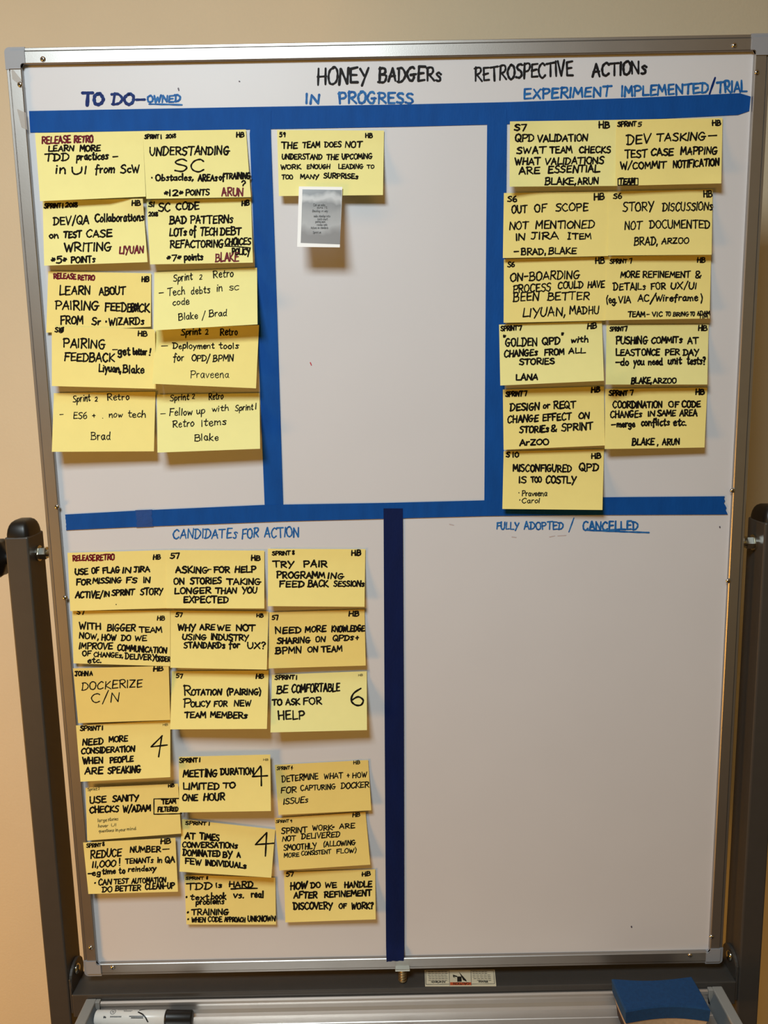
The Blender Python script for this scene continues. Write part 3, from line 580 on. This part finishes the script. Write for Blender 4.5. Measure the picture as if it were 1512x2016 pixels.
note([(527.5, 1080.4), (719.3, 1081), (717.6, 1194.7), (527.5, 1193.3)], 'yellow sticky note reading TRY PAIR PROGRAMMING FEEDBACK SESSIONS',
 [('J', 38, 'SPRINT,742,862,112,26 8,878,900,108,26 HB,1278,1340,114,34 TRY,748,886,194,40 PAIR,954,1112,192,42 PROGRAMM,772,1096,268,42,270 ING,1118,1224,272,36 FEED,788,956,328,40 BACK,984,1118,326,42 SESSIONs,1158,1362,324,36')], .012, col=1)
note([(142, 1202), (335.5, 1202), (334.7, 1311.7), (144.7, 1306)], 'yellow sticky note reading WITH BIGGER TEAM NOW, HOW DO WE IMPROVE',
 [('I', 38, 'S7,146,196,524,28 HB,702,752,564,28 WITH,164,310,628,44 BIGGER,356,548,638,44,642 TEAM,578,732,650,38 NOW`,162,294,690,38,700 HOW,316,416,704,38 DO,452,516,706,38 WE,548,628,706,34 IMPROVE,160,390,762,42,768 COMMUNICATION,426,764,776,40,796 OF,184,240,812,32 CHANGEs`,262,464,818,32,826 DELIVERY,480,690,834,38,842 ORDER,694,790,850,34 etc.,220,314,860,34')], .006, col=1, width=2.8)
note([(336, 1202), (528.7, 1203.6), (525.2, 1318.3), (335.3, 1314.6)], 'yellow sticky note reading WHY ARE WE NOT USING INDUSTRY STANDARDS for UX?',
 [('I', 38, '57,828,872,542,28 HB,1390,1434,544,22 WHY,846,964,636,42 ARE,996,1098,632,38 WE,1118,1206,636,38 NOT,1250,1376,640,42 USING,876,1040,700,36 INDUSTRY,1074,1332,700,40,708 STANDARDs,886,1170,758,40,760 for,1198,1272,756,44 UX?,1326,1450,762,42')], .014, base=.0023, col=1)
note([(530, 1205.5), (717.6, 1199.7), (720, 1310.3), (529, 1316)], 'yellow sticky note reading NEED MORE KNOWLEDGE SHARING ON QPDs + BPMN',
 [('J', 38, '57,740,782,550,30 HB,1260,1328,526,32 NEED,764,936,642,42,640 MORE,966,1104,634,38 KNOWLEDGE,1144,1364,632,38,626 SHARING,776,996,712,38,706 ON,1036,1098,700,36 QPDs,1152,1290,692,36 +,1308,1348,690,34 BPMN,764,938,782,42,776 ON,982,1048,770,36 TEAM,1076,1212,768,38')], .010, col=2, corner=(0, 0, 0, .005))
note([(143.6, 1315.8), (332, 1311), (335.3, 1417.4), (153.9, 1423.7)], 'darker yellow sticky note with a large C/N as its second line',
 [('K', 34, 'JOHN,66,160,150,32 A,172,206,146,30 HB,634,704,114,32'), ('K', 54, 'DOCKERIZE,114,552,254,56,230 C/N,182,384,346,72,338', 'ink', 2.2)], .007, base=.0072, col=2)
note([(338.5, 1321.4), (529, 1320), (525.4, 1435), (335, 1436)], 'yellow sticky note reading ROTATION (PAIRING) POLICY FOR NEW TEAM MEMBERS',
 [('L', 38, '57,58,102,86,26 HB,612,664,90,28 R,112,162,208,68 OTATION,164,370,206,38 (PAIRING),410,646,204,40 P,112,158,290,62 OLICY,160,290,286,36 FOR,320,410,284,36 NEW,460,576,282,38 TEAM,118,262,362,38 MEMBERs,296,548,360,40,366')], .026, col=1, power=1.2, strip=.1)
note([(535.3, 1328.5), (722, 1321.4), (722.5, 1437.4), (532.5, 1442)], 'yellow sticky note reading BE COMFORTABLE TO ASK FOR HELP, with a large 6',
 [('L', 40, 'SPRINT,744,876,98,28 1,890,898,96,28 BE,756,830,194,54 COMFORTABLE,860,1190,188,54,178 TO,724,790,276,40 ASK,818,914,274,42 FOR,938,1066,272,46 HELP,766,946,376,60,370'), ('L', 110, '6,1266,1350,280,116', 'ink', 3.2), ('L', 16, 'HB,1320,1350,74,14', 'thinink', 1.2)], .024, base=.0023, col=0, power=1.2, strip=.1)
note([(149.5, 1428.3), (335.3, 1418), (335.3, 1530), (158.5, 1539)], 'yellow sticky note reading NEED MORE CONSIDERATION WHEN PEOPLE ARE SPEAKING, with a large 4',
 [('K', 40, 'SPRINT,104,246,548,30,544 1,262,270,542,28 NEED,120,270,654,44,646 MORE,312,446,632,40 CONSIDERATION,112,498,716,40,698 WHEN,124,268,788,46,784 PEOPLE,318,486,780,40 ARE,138,266,864,46 SPEAKING,304,540,858,46,852'), ('K', 120, '4,612,720,706,110', 'ink', 3.0), ('K', 16, 'HB,702,738,512,14', 'thinink', 1.2)], .014, base=.0078, col=1)
note([(352, 1490), (532, 1485.5), (533.4, 1596.7), (352.8, 1599.5)], 'yellow sticky note reading MEETING DURATION LIMITED TO ONE HOUR, with a 4',
 [('L', 40, 'SPRINT,82,206,672,28 1,220,228,668,26 MEETING,108,340,774,48,768 DURATION,368,596,758,44,752 LIMITED,108,356,860,44,858 TO,384,466,850,38 ONE,104,206,938,42 HOUR,250,394,934,44'), ('L', 100, '4,590,680,804,104', 'ink', 3.0), ('L', 16, 'HB,662,696,660,14', 'thinink', 1.2)], .016, base=.0085, col=1, power=1.3)
note([(541, 1506), (724.8, 1496.3), (731, 1595.3), (548.4, 1604.4)], 'yellow sticky note reading DETERMINE WHAT + HOW, ending in ISSUES',
 [('L', 36, 'SPRINT,756,844,724,22 4,852,878,718,20 HB,1286,1330,684,24 DETERMINE,792,1042,808,40,786 WHAT,1084,1210,786,36 +,1242,1268,780,32 HOW,1280,1378,778,36 FOR,784,890,884,38 CAPTURING,920,1160,868,36,856 DOCKER,1200,1392,854,38,842 ISSUEs,802,970,962,38,948', 'ink', 2.2)], .009, col=2)
note([(168.4, 1551), (350.4, 1543), (356.7, 1641), (171.8, 1655)], 'yellow sticky note reading USE SANITY CHECKS, with a boxed TEAM FILTERED',
 [('M', 44, 'USE,164,278,216,42 SANITY,322,500,204,40,198 CHECKS,164,362,282,42,274 W/ADAM,394,584,278,42,268 HB,708,748,104,20 TEAM,664,760,222,32 FILTERED,634,774,274,30,270'), ('M', 38, '@box,608,800,186,106,182', 'ink', 2.2), ('M', 20, 'Sprint,150,215,130,20 2,222,240,124,18', 'thinink', 1.3), ('M', 20, 'large,218,282,346,22 stories,290,360,338,22 hover,222,290,384,22 UI,312,346,376,18 questions,226,330,418,20 in,342,360,412,22 your,366,412,410,20 mind,420,484,404,22', 'thinink', 1.3)], .004, base=.0068, col=1)
note([(163.6, 1658.8), (345.3, 1649.4), (350.4, 1755.5), (174, 1760)], 'yellow sticky note reading REDUCE NUMBER - 11,000! TENANTS in QA',
 [('M', 40, 'SPRINT,142,242,522,24,516 8,252,276,512,24 HB,656,722,496,32 REDUCE,170,382,596,50,580 NUMBER,444,654,556,38,552 -,672,712,548,26 11`000,182,342,660,42,654 !,368,382,646,46 TENANTs,412,602,634,34,626 in,632,662,626,36 QA,688,750,626,40 -,150,176,722,36 eg,180,238,716,38 time,250,342,708,36,700 to,366,408,702,38 reindexy,430,620,690,34,682 #,198,208,786,40 CAN,224,312,782,38 TEST,332,430,774,34 AUTOMATION,454,690,770,34,762 DO,250,318,830,36 BETTER,340,516,824,36,820 CLEAN-UP,548,748,812,38,804')], .010, base=.0072, col=1, width=2.8)
note([(358.4, 1612.5), (542, 1633), (534, 1728), (353.3, 1716)], 'yellow sticky note reading AT TIMES CONVERSATIONS DOMINATED BY A FEW, with a 4',
 [('N', 40, 'SPRINT,124,266,152,22,156 1,286,292,156,22 AT,120,188,250,42 TIMES,222,356,254,42 CONVERSATIONs,102,482,308,36,316 DOMINATED,106,364,366,40,376 BY,384,444,378,40 A,480,518,380,36 FEW,120,230,424,40 INDIVIDUALs,262,542,432,38,456'), ('N', 100, '4,608,718,330,112,330', 'ink', 3.0)], .016, base=.0028, col=1)
note([(540.5, 1610.7), (719.6, 1598.5), (729, 1702.3), (549.9, 1713.7)], 'yellow sticky note reading SPRINT WORK ARE NOT DELIVERED SMOOTHLY, tilted up to the right',
 [('N', 36, 'SPRINT,750,838,142,18 9,850,870,138,20 HB,1280,1330,100,26 SPRINT,788,962,216,38,206 WORK,1002,1138,194,34,190 =,1140,1188,184,24 ARE,1190,1294,182,34 NOT,794,884,270,34 DELIVERED,926,1190,254,36,238 SMOOTHLY,804,1028,332,38,318 (ALLOWING,1078,1298,306,34,292 MORE,806,910,380,28 CONSISTENT,926,1128,366,28,354 FLOW),1168,1304,352,30,346', 'ink', 2.3)], .012, base=.0024, col=2)
note([(362.7, 1722), (542, 1728), (543.3, 1820.3), (367, 1820)], 'yellow sticky note reading TDD is HARD, text book vs. real problems',
 [('N', 40, 'SPRINT,126,248,532,18 8,268,290,530,18 TDD,134,304,604,44,600 is,334,374,588,34 HARD,426,590,584,38 _,440,620,598,10,594 #,128,142,676,50 text,158,284,672,36 book,302,402,668,42 vs.,456,526,660,40 real,578,662,656,42 problems,196,390,706,34,700 #,138,152,780,46 TRAINING,168,420,778,38,776 #,140,152,826,40 WHEN,166,260,826,32 CODE,280,376,824,34 APPROACH,394,536,824,30 UNKNOWN,556,744,824,36,820')], .006, col=1, width=2.9)
note([(559, 1717.4), (738.7, 1711.4), (739.6, 1810), (561.8, 1816)], 'yellow sticky note reading HOW DO WE HANDLE AFTER REFINEMENT DISCOVERY OF WORK?',
 [('N', 40, '57,820,868,510,28 HB,1346,1402,508,28 HOW,850,962,602,46,594 DO,992,1056,590,38 WE,1090,1170,590,36 HANDLE,1224,1412,588,40,584 AFTER,874,1034,664,42 REFINEMENT,1084,1410,656,40 DISCOVERY,872,1140,740,44,736 OF,1186,1238,734,34 WORK?,1272,1422,738,42')], .010, col=1)

# ------------------------------------------------------------------ small grey photo print hanging from the lone middle note
def photo_print():
    q = [(588.5, 367), (674, 368), (669, 487), (585, 486)]
    V, F, surf, pt = sheet('p', q, .0155, .022, 0, strip=0, power=1.2, nu=8, thick=.0004)
    root = empty('photo_print', V[0])
    mesh_obj('print_paper', rel(V, root), F, M['white'], root, True)
    tag(root, 'small grey photo print with white border hanging below the lone middle note', 'photo')
    qi = [(595.4, 372.8), (672.8, 374), (669.3, 481), (592, 478)]
    m = bpy.data.materials.new('grey_photograph'); m.use_nodes = True; nt = m.node_tree; b = nt.nodes['Principled BSDF']; b.inputs['Roughness'].default_value = .28
    uv = nt.nodes.new('ShaderNodeTexCoord'); sep = nt.nodes.new('ShaderNodeSeparateXYZ'); nt.links.new(uv.outputs['UV'], sep.inputs[0])
    n = nt.nodes.new('ShaderNodeTexNoise'); n.inputs['Scale'].default_value = 2.2; n.inputs['Detail'].default_value = 2; nt.links.new(uv.outputs['UV'], n.inputs['Vector'])
    ad = nt.nodes.new('ShaderNodeMath'); ad.operation = 'MULTIPLY_ADD'; ad.inputs[1].default_value = .35; nt.links.new(n.outputs[0], ad.inputs[0]); nt.links.new(sep.outputs['Y'], ad.inputs[2])
    r = nt.nodes.new('ShaderNodeValToRGB'); e = r.color_ramp.elements
    e[0].position = .12; e[0].color = lin((96, 96, 98)); e[1].position = 1.0; e[1].color = lin((128, 126, 126))
    for p, c in ((.22, 100), (.29, 172), (.34, 180), (.42, 120), (.6, 150), (.85, 165)):
        k = e.new(p); k.color = lin((c, c, c+1))
    nt.links.new(ad.outputs[0], r.inputs[0]); nt.links.new(r.outputs[0], b.inputs['Base Color'])
    N = 10; VV = []; FF = []; UVS = []
    for j in range(N+1):
        for i in range(N+1):
            u, v = i/N, j/N
            x = (1-u)*(1-v)*qi[0][0]+u*(1-v)*qi[1][0]+u*v*qi[2][0]+(1-u)*v*qi[3][0]; y = (1-u)*(1-v)*qi[0][1]+u*(1-v)*qi[1][1]+u*v*qi[2][1]+(1-u)*v*qi[3][1]
            VV.append(surf(x, y)); UVS.append((u, v))
    for j in range(N):
        for i in range(N): a = j*(N+1)+i; FF.append((a, a+N+1, a+N+2, a+1))
    o = mesh_obj('printed_picture', rel(VV, root), FF, m, root, True); o['label'] = 'grey photographed page'
    uvl = o.data.uv_layers.new(name='UVMap')
    for l in o.data.loops: uvl.data[l.index].uv = UVS[l.vertex_index]
    s2 = lambda px, py: surf(px, py) + Vector((0, -.00025, 0))
    pl = []
    for (x0, x1, y, s) in ((617, 640, 406, 'Can we make'), (624, 644, 410.5, 'done it'), (615, 645, 417.5, 'Backlog in way'), (618, 650, 427.5, 'make standup into'), (625, 645, 433.5, 'tests short'), (621, 640, 438.5, 'pairing more'), (624, 644, 444.5, 'review code'), (612, 646, 450.5, 'Actions on standards'), (616, 632, 459.5, 'Sprint on')):
        ws = s.split(); tot = len(s); x = x0
        for w in ws:
            wd = (x1-x0)*len(w)/tot; pl += word_strokes(w, x, x+wd, y, y, 4.2 if y > 408 else 5.2); x += wd + (x1-x0)/tot
    ink_mesh('printed_writing', pl, .55, s2, M['grey'], root)
    return root
photo_print()

# ------------------------------------------------------------------ rolling stand
st = empty('whiteboard_stand', (0, 0, 0))
tag(st, 'grey metal rolling stand holding the whiteboard, with black caps and an aluminium pen tray', 'stand')
PI_, PO = .4735, .5035
for s_ in (-1, 1):
    x0, x1 = sorted((s_*PI_, s_*PO))
    bm_obj('post', box_bm(x0, x1, -.02, .03, .10, ZB+.0300, .0022, 2), M['post'], st)
    # black plug with a rounded crown
    bm = bmesh.new(); nx, ny = 8, 10
    cxm, cym = (x0+x1)/2, .005
    rings = []
    for k in range(7):
        a = math.pi/2*k/6; rings.append((math.cos(a)**.55, .0275+.023*math.sin(a)))
    prev = None
    for f_, z in [(1.0, .016)] + rings:
        ring = []
        for t in range(28):
            th = 2*math.pi*t/28; c, s = math.cos(th), math.sin(th)
            ex = math.copysign(abs(c)**.35, c); ey = math.copysign(abs(s)**.35, s)
            ring.append(bm.verts.new((cxm+ex*.0146*max(f_, .02), cym+ey*.0246*max(f_, .02), ZB+z)))
        if prev:
            for t in range(28): bm.faces.new((prev[t], prev[(t+1) % 28], ring[(t+1) % 28], ring[t]))
        prev = ring
    bm.faces.new(prev)
    bm_obj('post_cap', bm, M['black'], st, True)
    # pivot bolt: washer, hex nut, stub into the board's side
    pz = 0.0035 if s_ < 0 else -.0005
    bm = lathe_bm([(.0105, s_*.4733), (.0105, s_*.4705), (.0085, s_*.4700)], 24, 'X')
    lathe_bm([(.0082, s_*.4703), (.0088, s_*.469), (.0088, s_*.4615), (.0080, s_*.4608)], 6, 'X', bm)
    lathe_bm([(.0048, s_*.4612), (.0048, s_*.4555)], 14, 'X', bm)
    bm_obj('pivot_bolt', bm, M['chrome'], st, loc=(0, .006, ZB+pz))
    # black clamping knob outside the post
    bm = bmesh.new(); prev = None
    for r, a in ((.006, .5037), (.009, .509), (.009, .514), (.022, .517), (.025, .521), (.025, .528), (.021, .533), (.008, .535)):
        ring = []
        for t in range(36):
            th = 2*math.pi*t/36; rr = r*(1+.07*math.cos(th*6)) if r > .02 else r
            ring.append(bm.verts.new((s_*a, rr*math.cos(th), rr*math.sin(th))))
        if prev:
            for t in range(36): bm.faces.new((prev[t], prev[(t+1) % 36], ring[(t+1) % 36], ring[t]))
        else: bm.faces.new(ring)
        prev = ring
    bm.faces.new(prev)
    bm_obj('clamp_knob', bm, M['black'], st, True, loc=(0, .006, ZB-.002))
    # round bracket where the crossbar meets the post, with its bolt
    bm = box_bm(*sorted((s_*.4700, s_*.4733)), -.0185, .0285, ZB-.660, ZB-.606, .0012)
    lathe_bm([(.0235, s_*.4731), (.0235, s_*.4698), (.0225, s_*.4692)], 32, 'X', bm)
    for v in bm.verts:
        if abs((v.co.y**2+v.co.z**2)**.5-.0235) < .0015 and v.co.z < .1: v.co.y += .005; v.co.z += ZB-.616
    bm_obj('crossbar_bracket', bm, M['post'], st)
    bm_obj('bracket_bolt', lathe_bm([(.0075, s_*.4691), (.0072, s_*.4675), (.0055, s_*.4655), (.002, s_*.4648)], 20, 'X'), M['chrome'], st, True, loc=(0, .002, ZB-.6045))
    # foot beam and casters (out of the photograph, on the floor)
    bm_obj('foot', box_bm(x0-.002, x1+.002, -.28, .28, .075, .105, .004), M['post'], st)
    for yy in (-.25, .25):
        bm = lathe_bm([(.012, -.014), (.030, -.012), (.030, .012), (.012, .014)], 24, 'X')
        w = bm_obj('caster_wheel', bm, M['black'], st, True, loc=((x0+x1)/2, yy, .030))
        bm_obj('caster_fork', box_bm((x0+x1)/2-.020, (x0+x1)/2+.020, yy-.012, yy+.012, .0605, .0755, .002), M['post'], st)
xb = .4700
bm_obj('crossbar', box_bm(-xb, xb, -.020, .030, ZB-.665, ZB-.629, .0014, 2), M['post'], st)
bm_obj('crossbar', box_bm(-.4735, .4735, -.015, .025, .20, .235, .002, 2), M['post'], st)
# warning label, printed upside down on top of the crossbar
LZ = -.6287
lsurf = lambda px, py: atz(px, py, LZ)
lsurf2 = lambda px, py: atz(px, py, LZ+.0003)
def quadmesh(name, q, sf, m, parent, label=None, th=.0001):
    V = [sf(*p) for p in q]; V += [v - Vector((0, 0, th)) for v in V]; n = len(q)
    F = [tuple(range(n)), tuple(range(2*n-1, n-1, -1))] + [(i, n+i, n+(i+1) % n, (i+1) % n) for i in range(n)]
    o = mesh_obj(name, rel(V, parent), F, m, parent)
    if label: o['label'] = label
    return o
wl = quadmesh('warning_label', [(836, 1910), (974, 1909), (977, 1941.5), (837, 1942)], lsurf, M['label'], st, 'cream warning label with black pictogram, upside down', .0002)
def on_label(name, pl, w, m):
    o = ink_mesh(name, pl, w, lsurf2, m, st, Vector((0, 0, 1))); o['kind'] = 'stuff'; return o
def lq(pts): return [(700+x/3.78, 1860+y/3.78) for x, y in pts]
orange = quadmesh('label_band', lq([(703, 279), (860, 279), (861, 300), (704, 301)]), lambda x, y: atz(x, y, LZ+.00015), M['orange'], st, 'orange band on the label', .0001)
pl = [lq([(697, 192), (700, 303)]), lq([(858, 190), (862, 302)]), lq([(522, 195), (695, 193)]), lq([(522, 195), (524, 295)]), lq([(524, 295), (700, 293)]), lq([(862, 292), (1034, 290)]), lq([(1026, 192), (1034, 290)]), lq([(860, 192), (1026, 192)])]
for i, (a, b) in enumerate(((540, 688), (542, 690), (540, 684), (545, 688), (546, 690), (544, 688))):
    y = 200+i*13
    for s in range(6): x = a+(b-a)*s/6; pl.append(lq([(x, y), (x+(b-a)/8, y)]))
for i, (a, b) in enumerate(((870, 985), (872, 984), (872, 1010), (873, 1012), (880, 1014), (905, 1014))):
    y = 200+i*13
    for s in range(5): x = a+(b-a)*s/5; pl.append(lq([(x, y), (x+(b-a)/7, y)]))
on_label('label_print', pl, .8, M['grey'])
ws = word_strokes('Warning:', 700+915/3.78, 700+985/3.78, 1860+284/3.78, 1860+284/3.78, 4.0, flip=True) + word_strokes('Advertencia:', 700+562/3.78, 700+668/3.78, 1860+286/3.78, 1860+286/3.78, 4.0, flip=True)
on_label('label_print', ws, .8, M['hole'])
on_label('label_print', word_strokes('CAUTION', 700+728/3.78, 700+846/3.78, 1860+298/3.78, 1860+298/3.78, 4.4, flip=True), .9, M['hole'])
for q in ([(768, 200), (800, 235), (824, 262), (828, 274), (800, 262), (786, 234)], [(756, 236), (788, 236), (790, 274), (757, 275)], [(724, 222), (756, 232), (757, 240), (730, 236), (745, 248), (726, 240)]):
    quadmesh('label_pictogram', lq(q), lambda x, y: atz(x, y, LZ+.0002), M['hole'], st)

# pen tray in front of the crossbar
TP = [(-.0203, -.640), (-.0212, -.6375), (-.0236, -.6370), (-.0262, -.6385), (-.0268, -.6415), (-.0262, -.6450), (-.0268, -.6500), (-.0290, -.6545), (-.0330, -.6565), (-.040, -.6568),
      (-.0465, -.6568), (-.0472, -.6560), (-.0480, -.6560), (-.0488, -.6568), (-.107, -.6568), (-.1105, -.654), (-.1125, -.647), (-.115, -.6465), (-.1155, -.655), (-.112, -.661), (-.044, -.661), (-.0203, -.6605)]
tx0, tx1 = -.428, .428
bm = bmesh.new(); n = len(TP)
A = [bm.verts.new((tx0, y, ZB+z)) for y, z in TP]; B = [bm.verts.new((tx1, y, ZB+z)) for y, z in TP]
bm.faces.new(A); bm.faces.new(B[::-1])
for i in range(n): bm.faces.new((A[i], B[i], B[(i+1) % n], A[(i+1) % n]))
bmesh.ops.triangulate(bm, faces=[f for f in bm.faces if len(f.verts) > 4])
tray = bm_obj('pen_tray', bm, M['tray'], st)
for s_ in (-1, 1):
    bm = box_bm(*sorted((s_*.4495, s_*.4350)), -.118, -.0203, ZB-.662, ZB-.6345, .0015)
    box_bm(*sorted((s_*.4352, s_*.4285)), -.0275, -.0204, ZB-.661, ZB-.6350, .001, bm=bm)
    cap_ = bm_obj('tray_end_cap', bm, M['traycap'], st)
    # sloping web inside the cap, same plastic, its shade put into a darker grey
    bm = bmesh.new()
    P_ = [(s_*.4351, ZB-.6375), (s_*.4351, ZB-.6564), (s_*.4265, ZB-.6564), (s_*.4275, ZB-.6545)]
    prism(P_, -.1065, -.0310, 'Y', bm)
    bm_obj('tray_end_web', bm, M['trayshade'], cap_)

# ------------------------------------------------------------------ marker lying in the tray
RM = .0095; ZC = -.6567+RM
c0 = atz(188, 2003.2, ZC); c1 = atz(379, 2003.0, ZC)
mk = empty('dry_erase_marker', c0)
tag(mk, 'white dry-erase marker with a black cap lying at the left end of the pen tray', 'marker')
yaw = math.atan2(c1.y-c0.y, c1.x-c0.x); mk.rotation_euler = (0, 0, yaw); L = (c1-c0).length
lb_ = L*(327-188)/(379-188)
bm_obj('barrel', lathe_bm([(.0060, 0), (.0085, .0006), (RM, .0020), (RM, lb_-.001), (.0088, lb_)], 28, 'X'), M['barrel'], mk, True)
bm_obj('cap', lathe_bm([(.0088, lb_-.0004), (.0098, lb_+.0002), (.0098, lb_+.003), (.0094, lb_+.004), (.0092, L-.0015), (.0080, L)], 28, 'X'), M['black'], mk, True)
def msurf(lx, ang):  # lx along the barrel, ang from straight up towards the camera
    return Vector((lx, -(RM+.0002)*math.sin(ang), (RM+.0002)*math.cos(ang)))
def band(name, pts, w, m):
    """print on the barrel: pts (lx, arc length)"""
    V = []; F = []
    for pl_ in pts:
        for a, b in zip(pl_, pl_[1:]):
            for k in range(4):
                p0 = [a[j]+(b[j]-a[j])*k/4 for j in (0, 1)]; p1 = [a[j]+(b[j]-a[j])*(k+1)/4 for j in (0, 1)]
                dx, dy = p1[0]-p0[0], p1[1]-p0[1]; l_ = math.hypot(dx, dy) or 1e-9; nx, ny = -dy/l_*w/2, dx/l_*w/2
                i = len(V); V += [(p0[0]+nx, p0[1]+ny), (p1[0]+nx, p1[1]+ny), (p1[0]-nx, p1[1]-ny), (p0[0]-nx, p0[1]-ny)]; F.append((i, i+1, i+2, i+3))
    return mesh_obj(name, [msurf(x, s/RM) for x, s in V], F, m, mk)
k_ = L/(379-188)
band('printed_mark', [[(86*k_, -.0020), (98*k_, -.0052), (112*k_, -.0072)], [(85*k_, .0010), (96*k_, .0045), (103*k_, .0085), (108*k_, .014)]], .0018, M['black'])
band('printed_mark', [[(98*k_, .0068), (70*k_, .0068)], [(98*k_, .0085), (74*k_, .0085)]], .0012, M['black'])
sq = [[(36*k_+.0030*math.cos(t*.6)*1.2, .0005+.0038*math.sin(t*.6)) for t in range(12)], [(34*k_, -.001), (38*k_, .0025)], [(34*k_, .0018), (39*k_, -.0005)]]
band('printed_mark', sq, .0006, M['grey'])
tx = []
for row, (a, b) in enumerate(((56, 74), (57, 72))):
    for g in range(5): x = a+(b-a)*g/5; tx.append([((x)*k_, -.0015+row*.0016), ((x+2.6)*k_, -.0015+row*.0016)])
for g in range(6): tx.append([((44+g*3)*k_, -.0035), ((46+g*3)*k_, -.0035)])
band('printed_mark', tx, .0007, M['grey'])
tx = []
for wd_i in range(8): tx.append([((33+wd_i*2.8)*k_, .0072), ((35+wd_i*2.8)*k_, .0072)])
tx += [[(24*k_, .0072), (20*k_, .0085)], [(20*k_, .0068), (25*k_, .0085)]]
band('printed_mark', tx, .0016, M['black'])

# ------------------------------------------------------------------ blue foam eraser at the right end of the tray
ZT, ZM, ZL, ZF = -.605, -.6245, -.640, -.6558
def edge(p, q, bowpx, n=8):
    out = []
    for i in range(n):
        t = i/n; x, y = p[0]+(q[0]-p[0])*t, p[1]+(q[1]-p[1])*t
        out.append((x, y + bowpx*math.sin(math.pi*t)))
    return out
outl = edge((1204, 1926), (1362, 1921.5), 5.5, 10) + edge((1362, 1921.5), (1399, 1987), -1.5, 6) + edge((1399, 1987), (1232, 1991), -9, 10) + edge((1232, 1991), (1204, 1926), 2, 6)
top = [atz(x, y, ZT) for x, y in outl]
cen = sum(top, Vector())/len(top)
er = empty('whiteboard_eraser', (cen.x, cen.y, ZB+ZF))
tag(er, 'blue foam whiteboard eraser with waisted sides at the right end of the pen tray', 'eraser')
def layer(name, z0, z1, s0, s1, m, bev=0.0):
    bm = bmesh.new(); rings = []
    spec = [(z0, s0), (z1-bev, s1), (z1, s1-bev*14)] if bev else [(z0, s0), (z1, s1)]
    for z, s in spec:
        rings.append([bm.verts.new((Vector(((p.x-cen.x)*s, (p.y-cen.y)*(1-(1-s)*2.0), z-ZF)))) for p in top])
    for A_, B_ in zip(rings, rings[1:]):
        n = len(A_)
        for i in range(n): bm.faces.new((A_[i], A_[(i+1) % n], B_[(i+1) % n], B_[i]))
    bm.faces.new(rings[0]); bm.faces.new(rings[-1][::-1])
    bmesh.ops.triangulate(bm, faces=[f for f in bm.faces if len(f.verts) > 4])
    return bm_obj(name, bm, m, er)
layer('foam_block', ZM, ZT, .98, 1.0, M['foam'], .002)
o = layer('felt_pad', ZL, ZM, .90, .96, M['felt']); o['label'] = 'cream felt layer'
o = layer('felt_base', ZF, ZL, .87, .90, M['dfelt']); o['label'] = 'dark brown base layer'
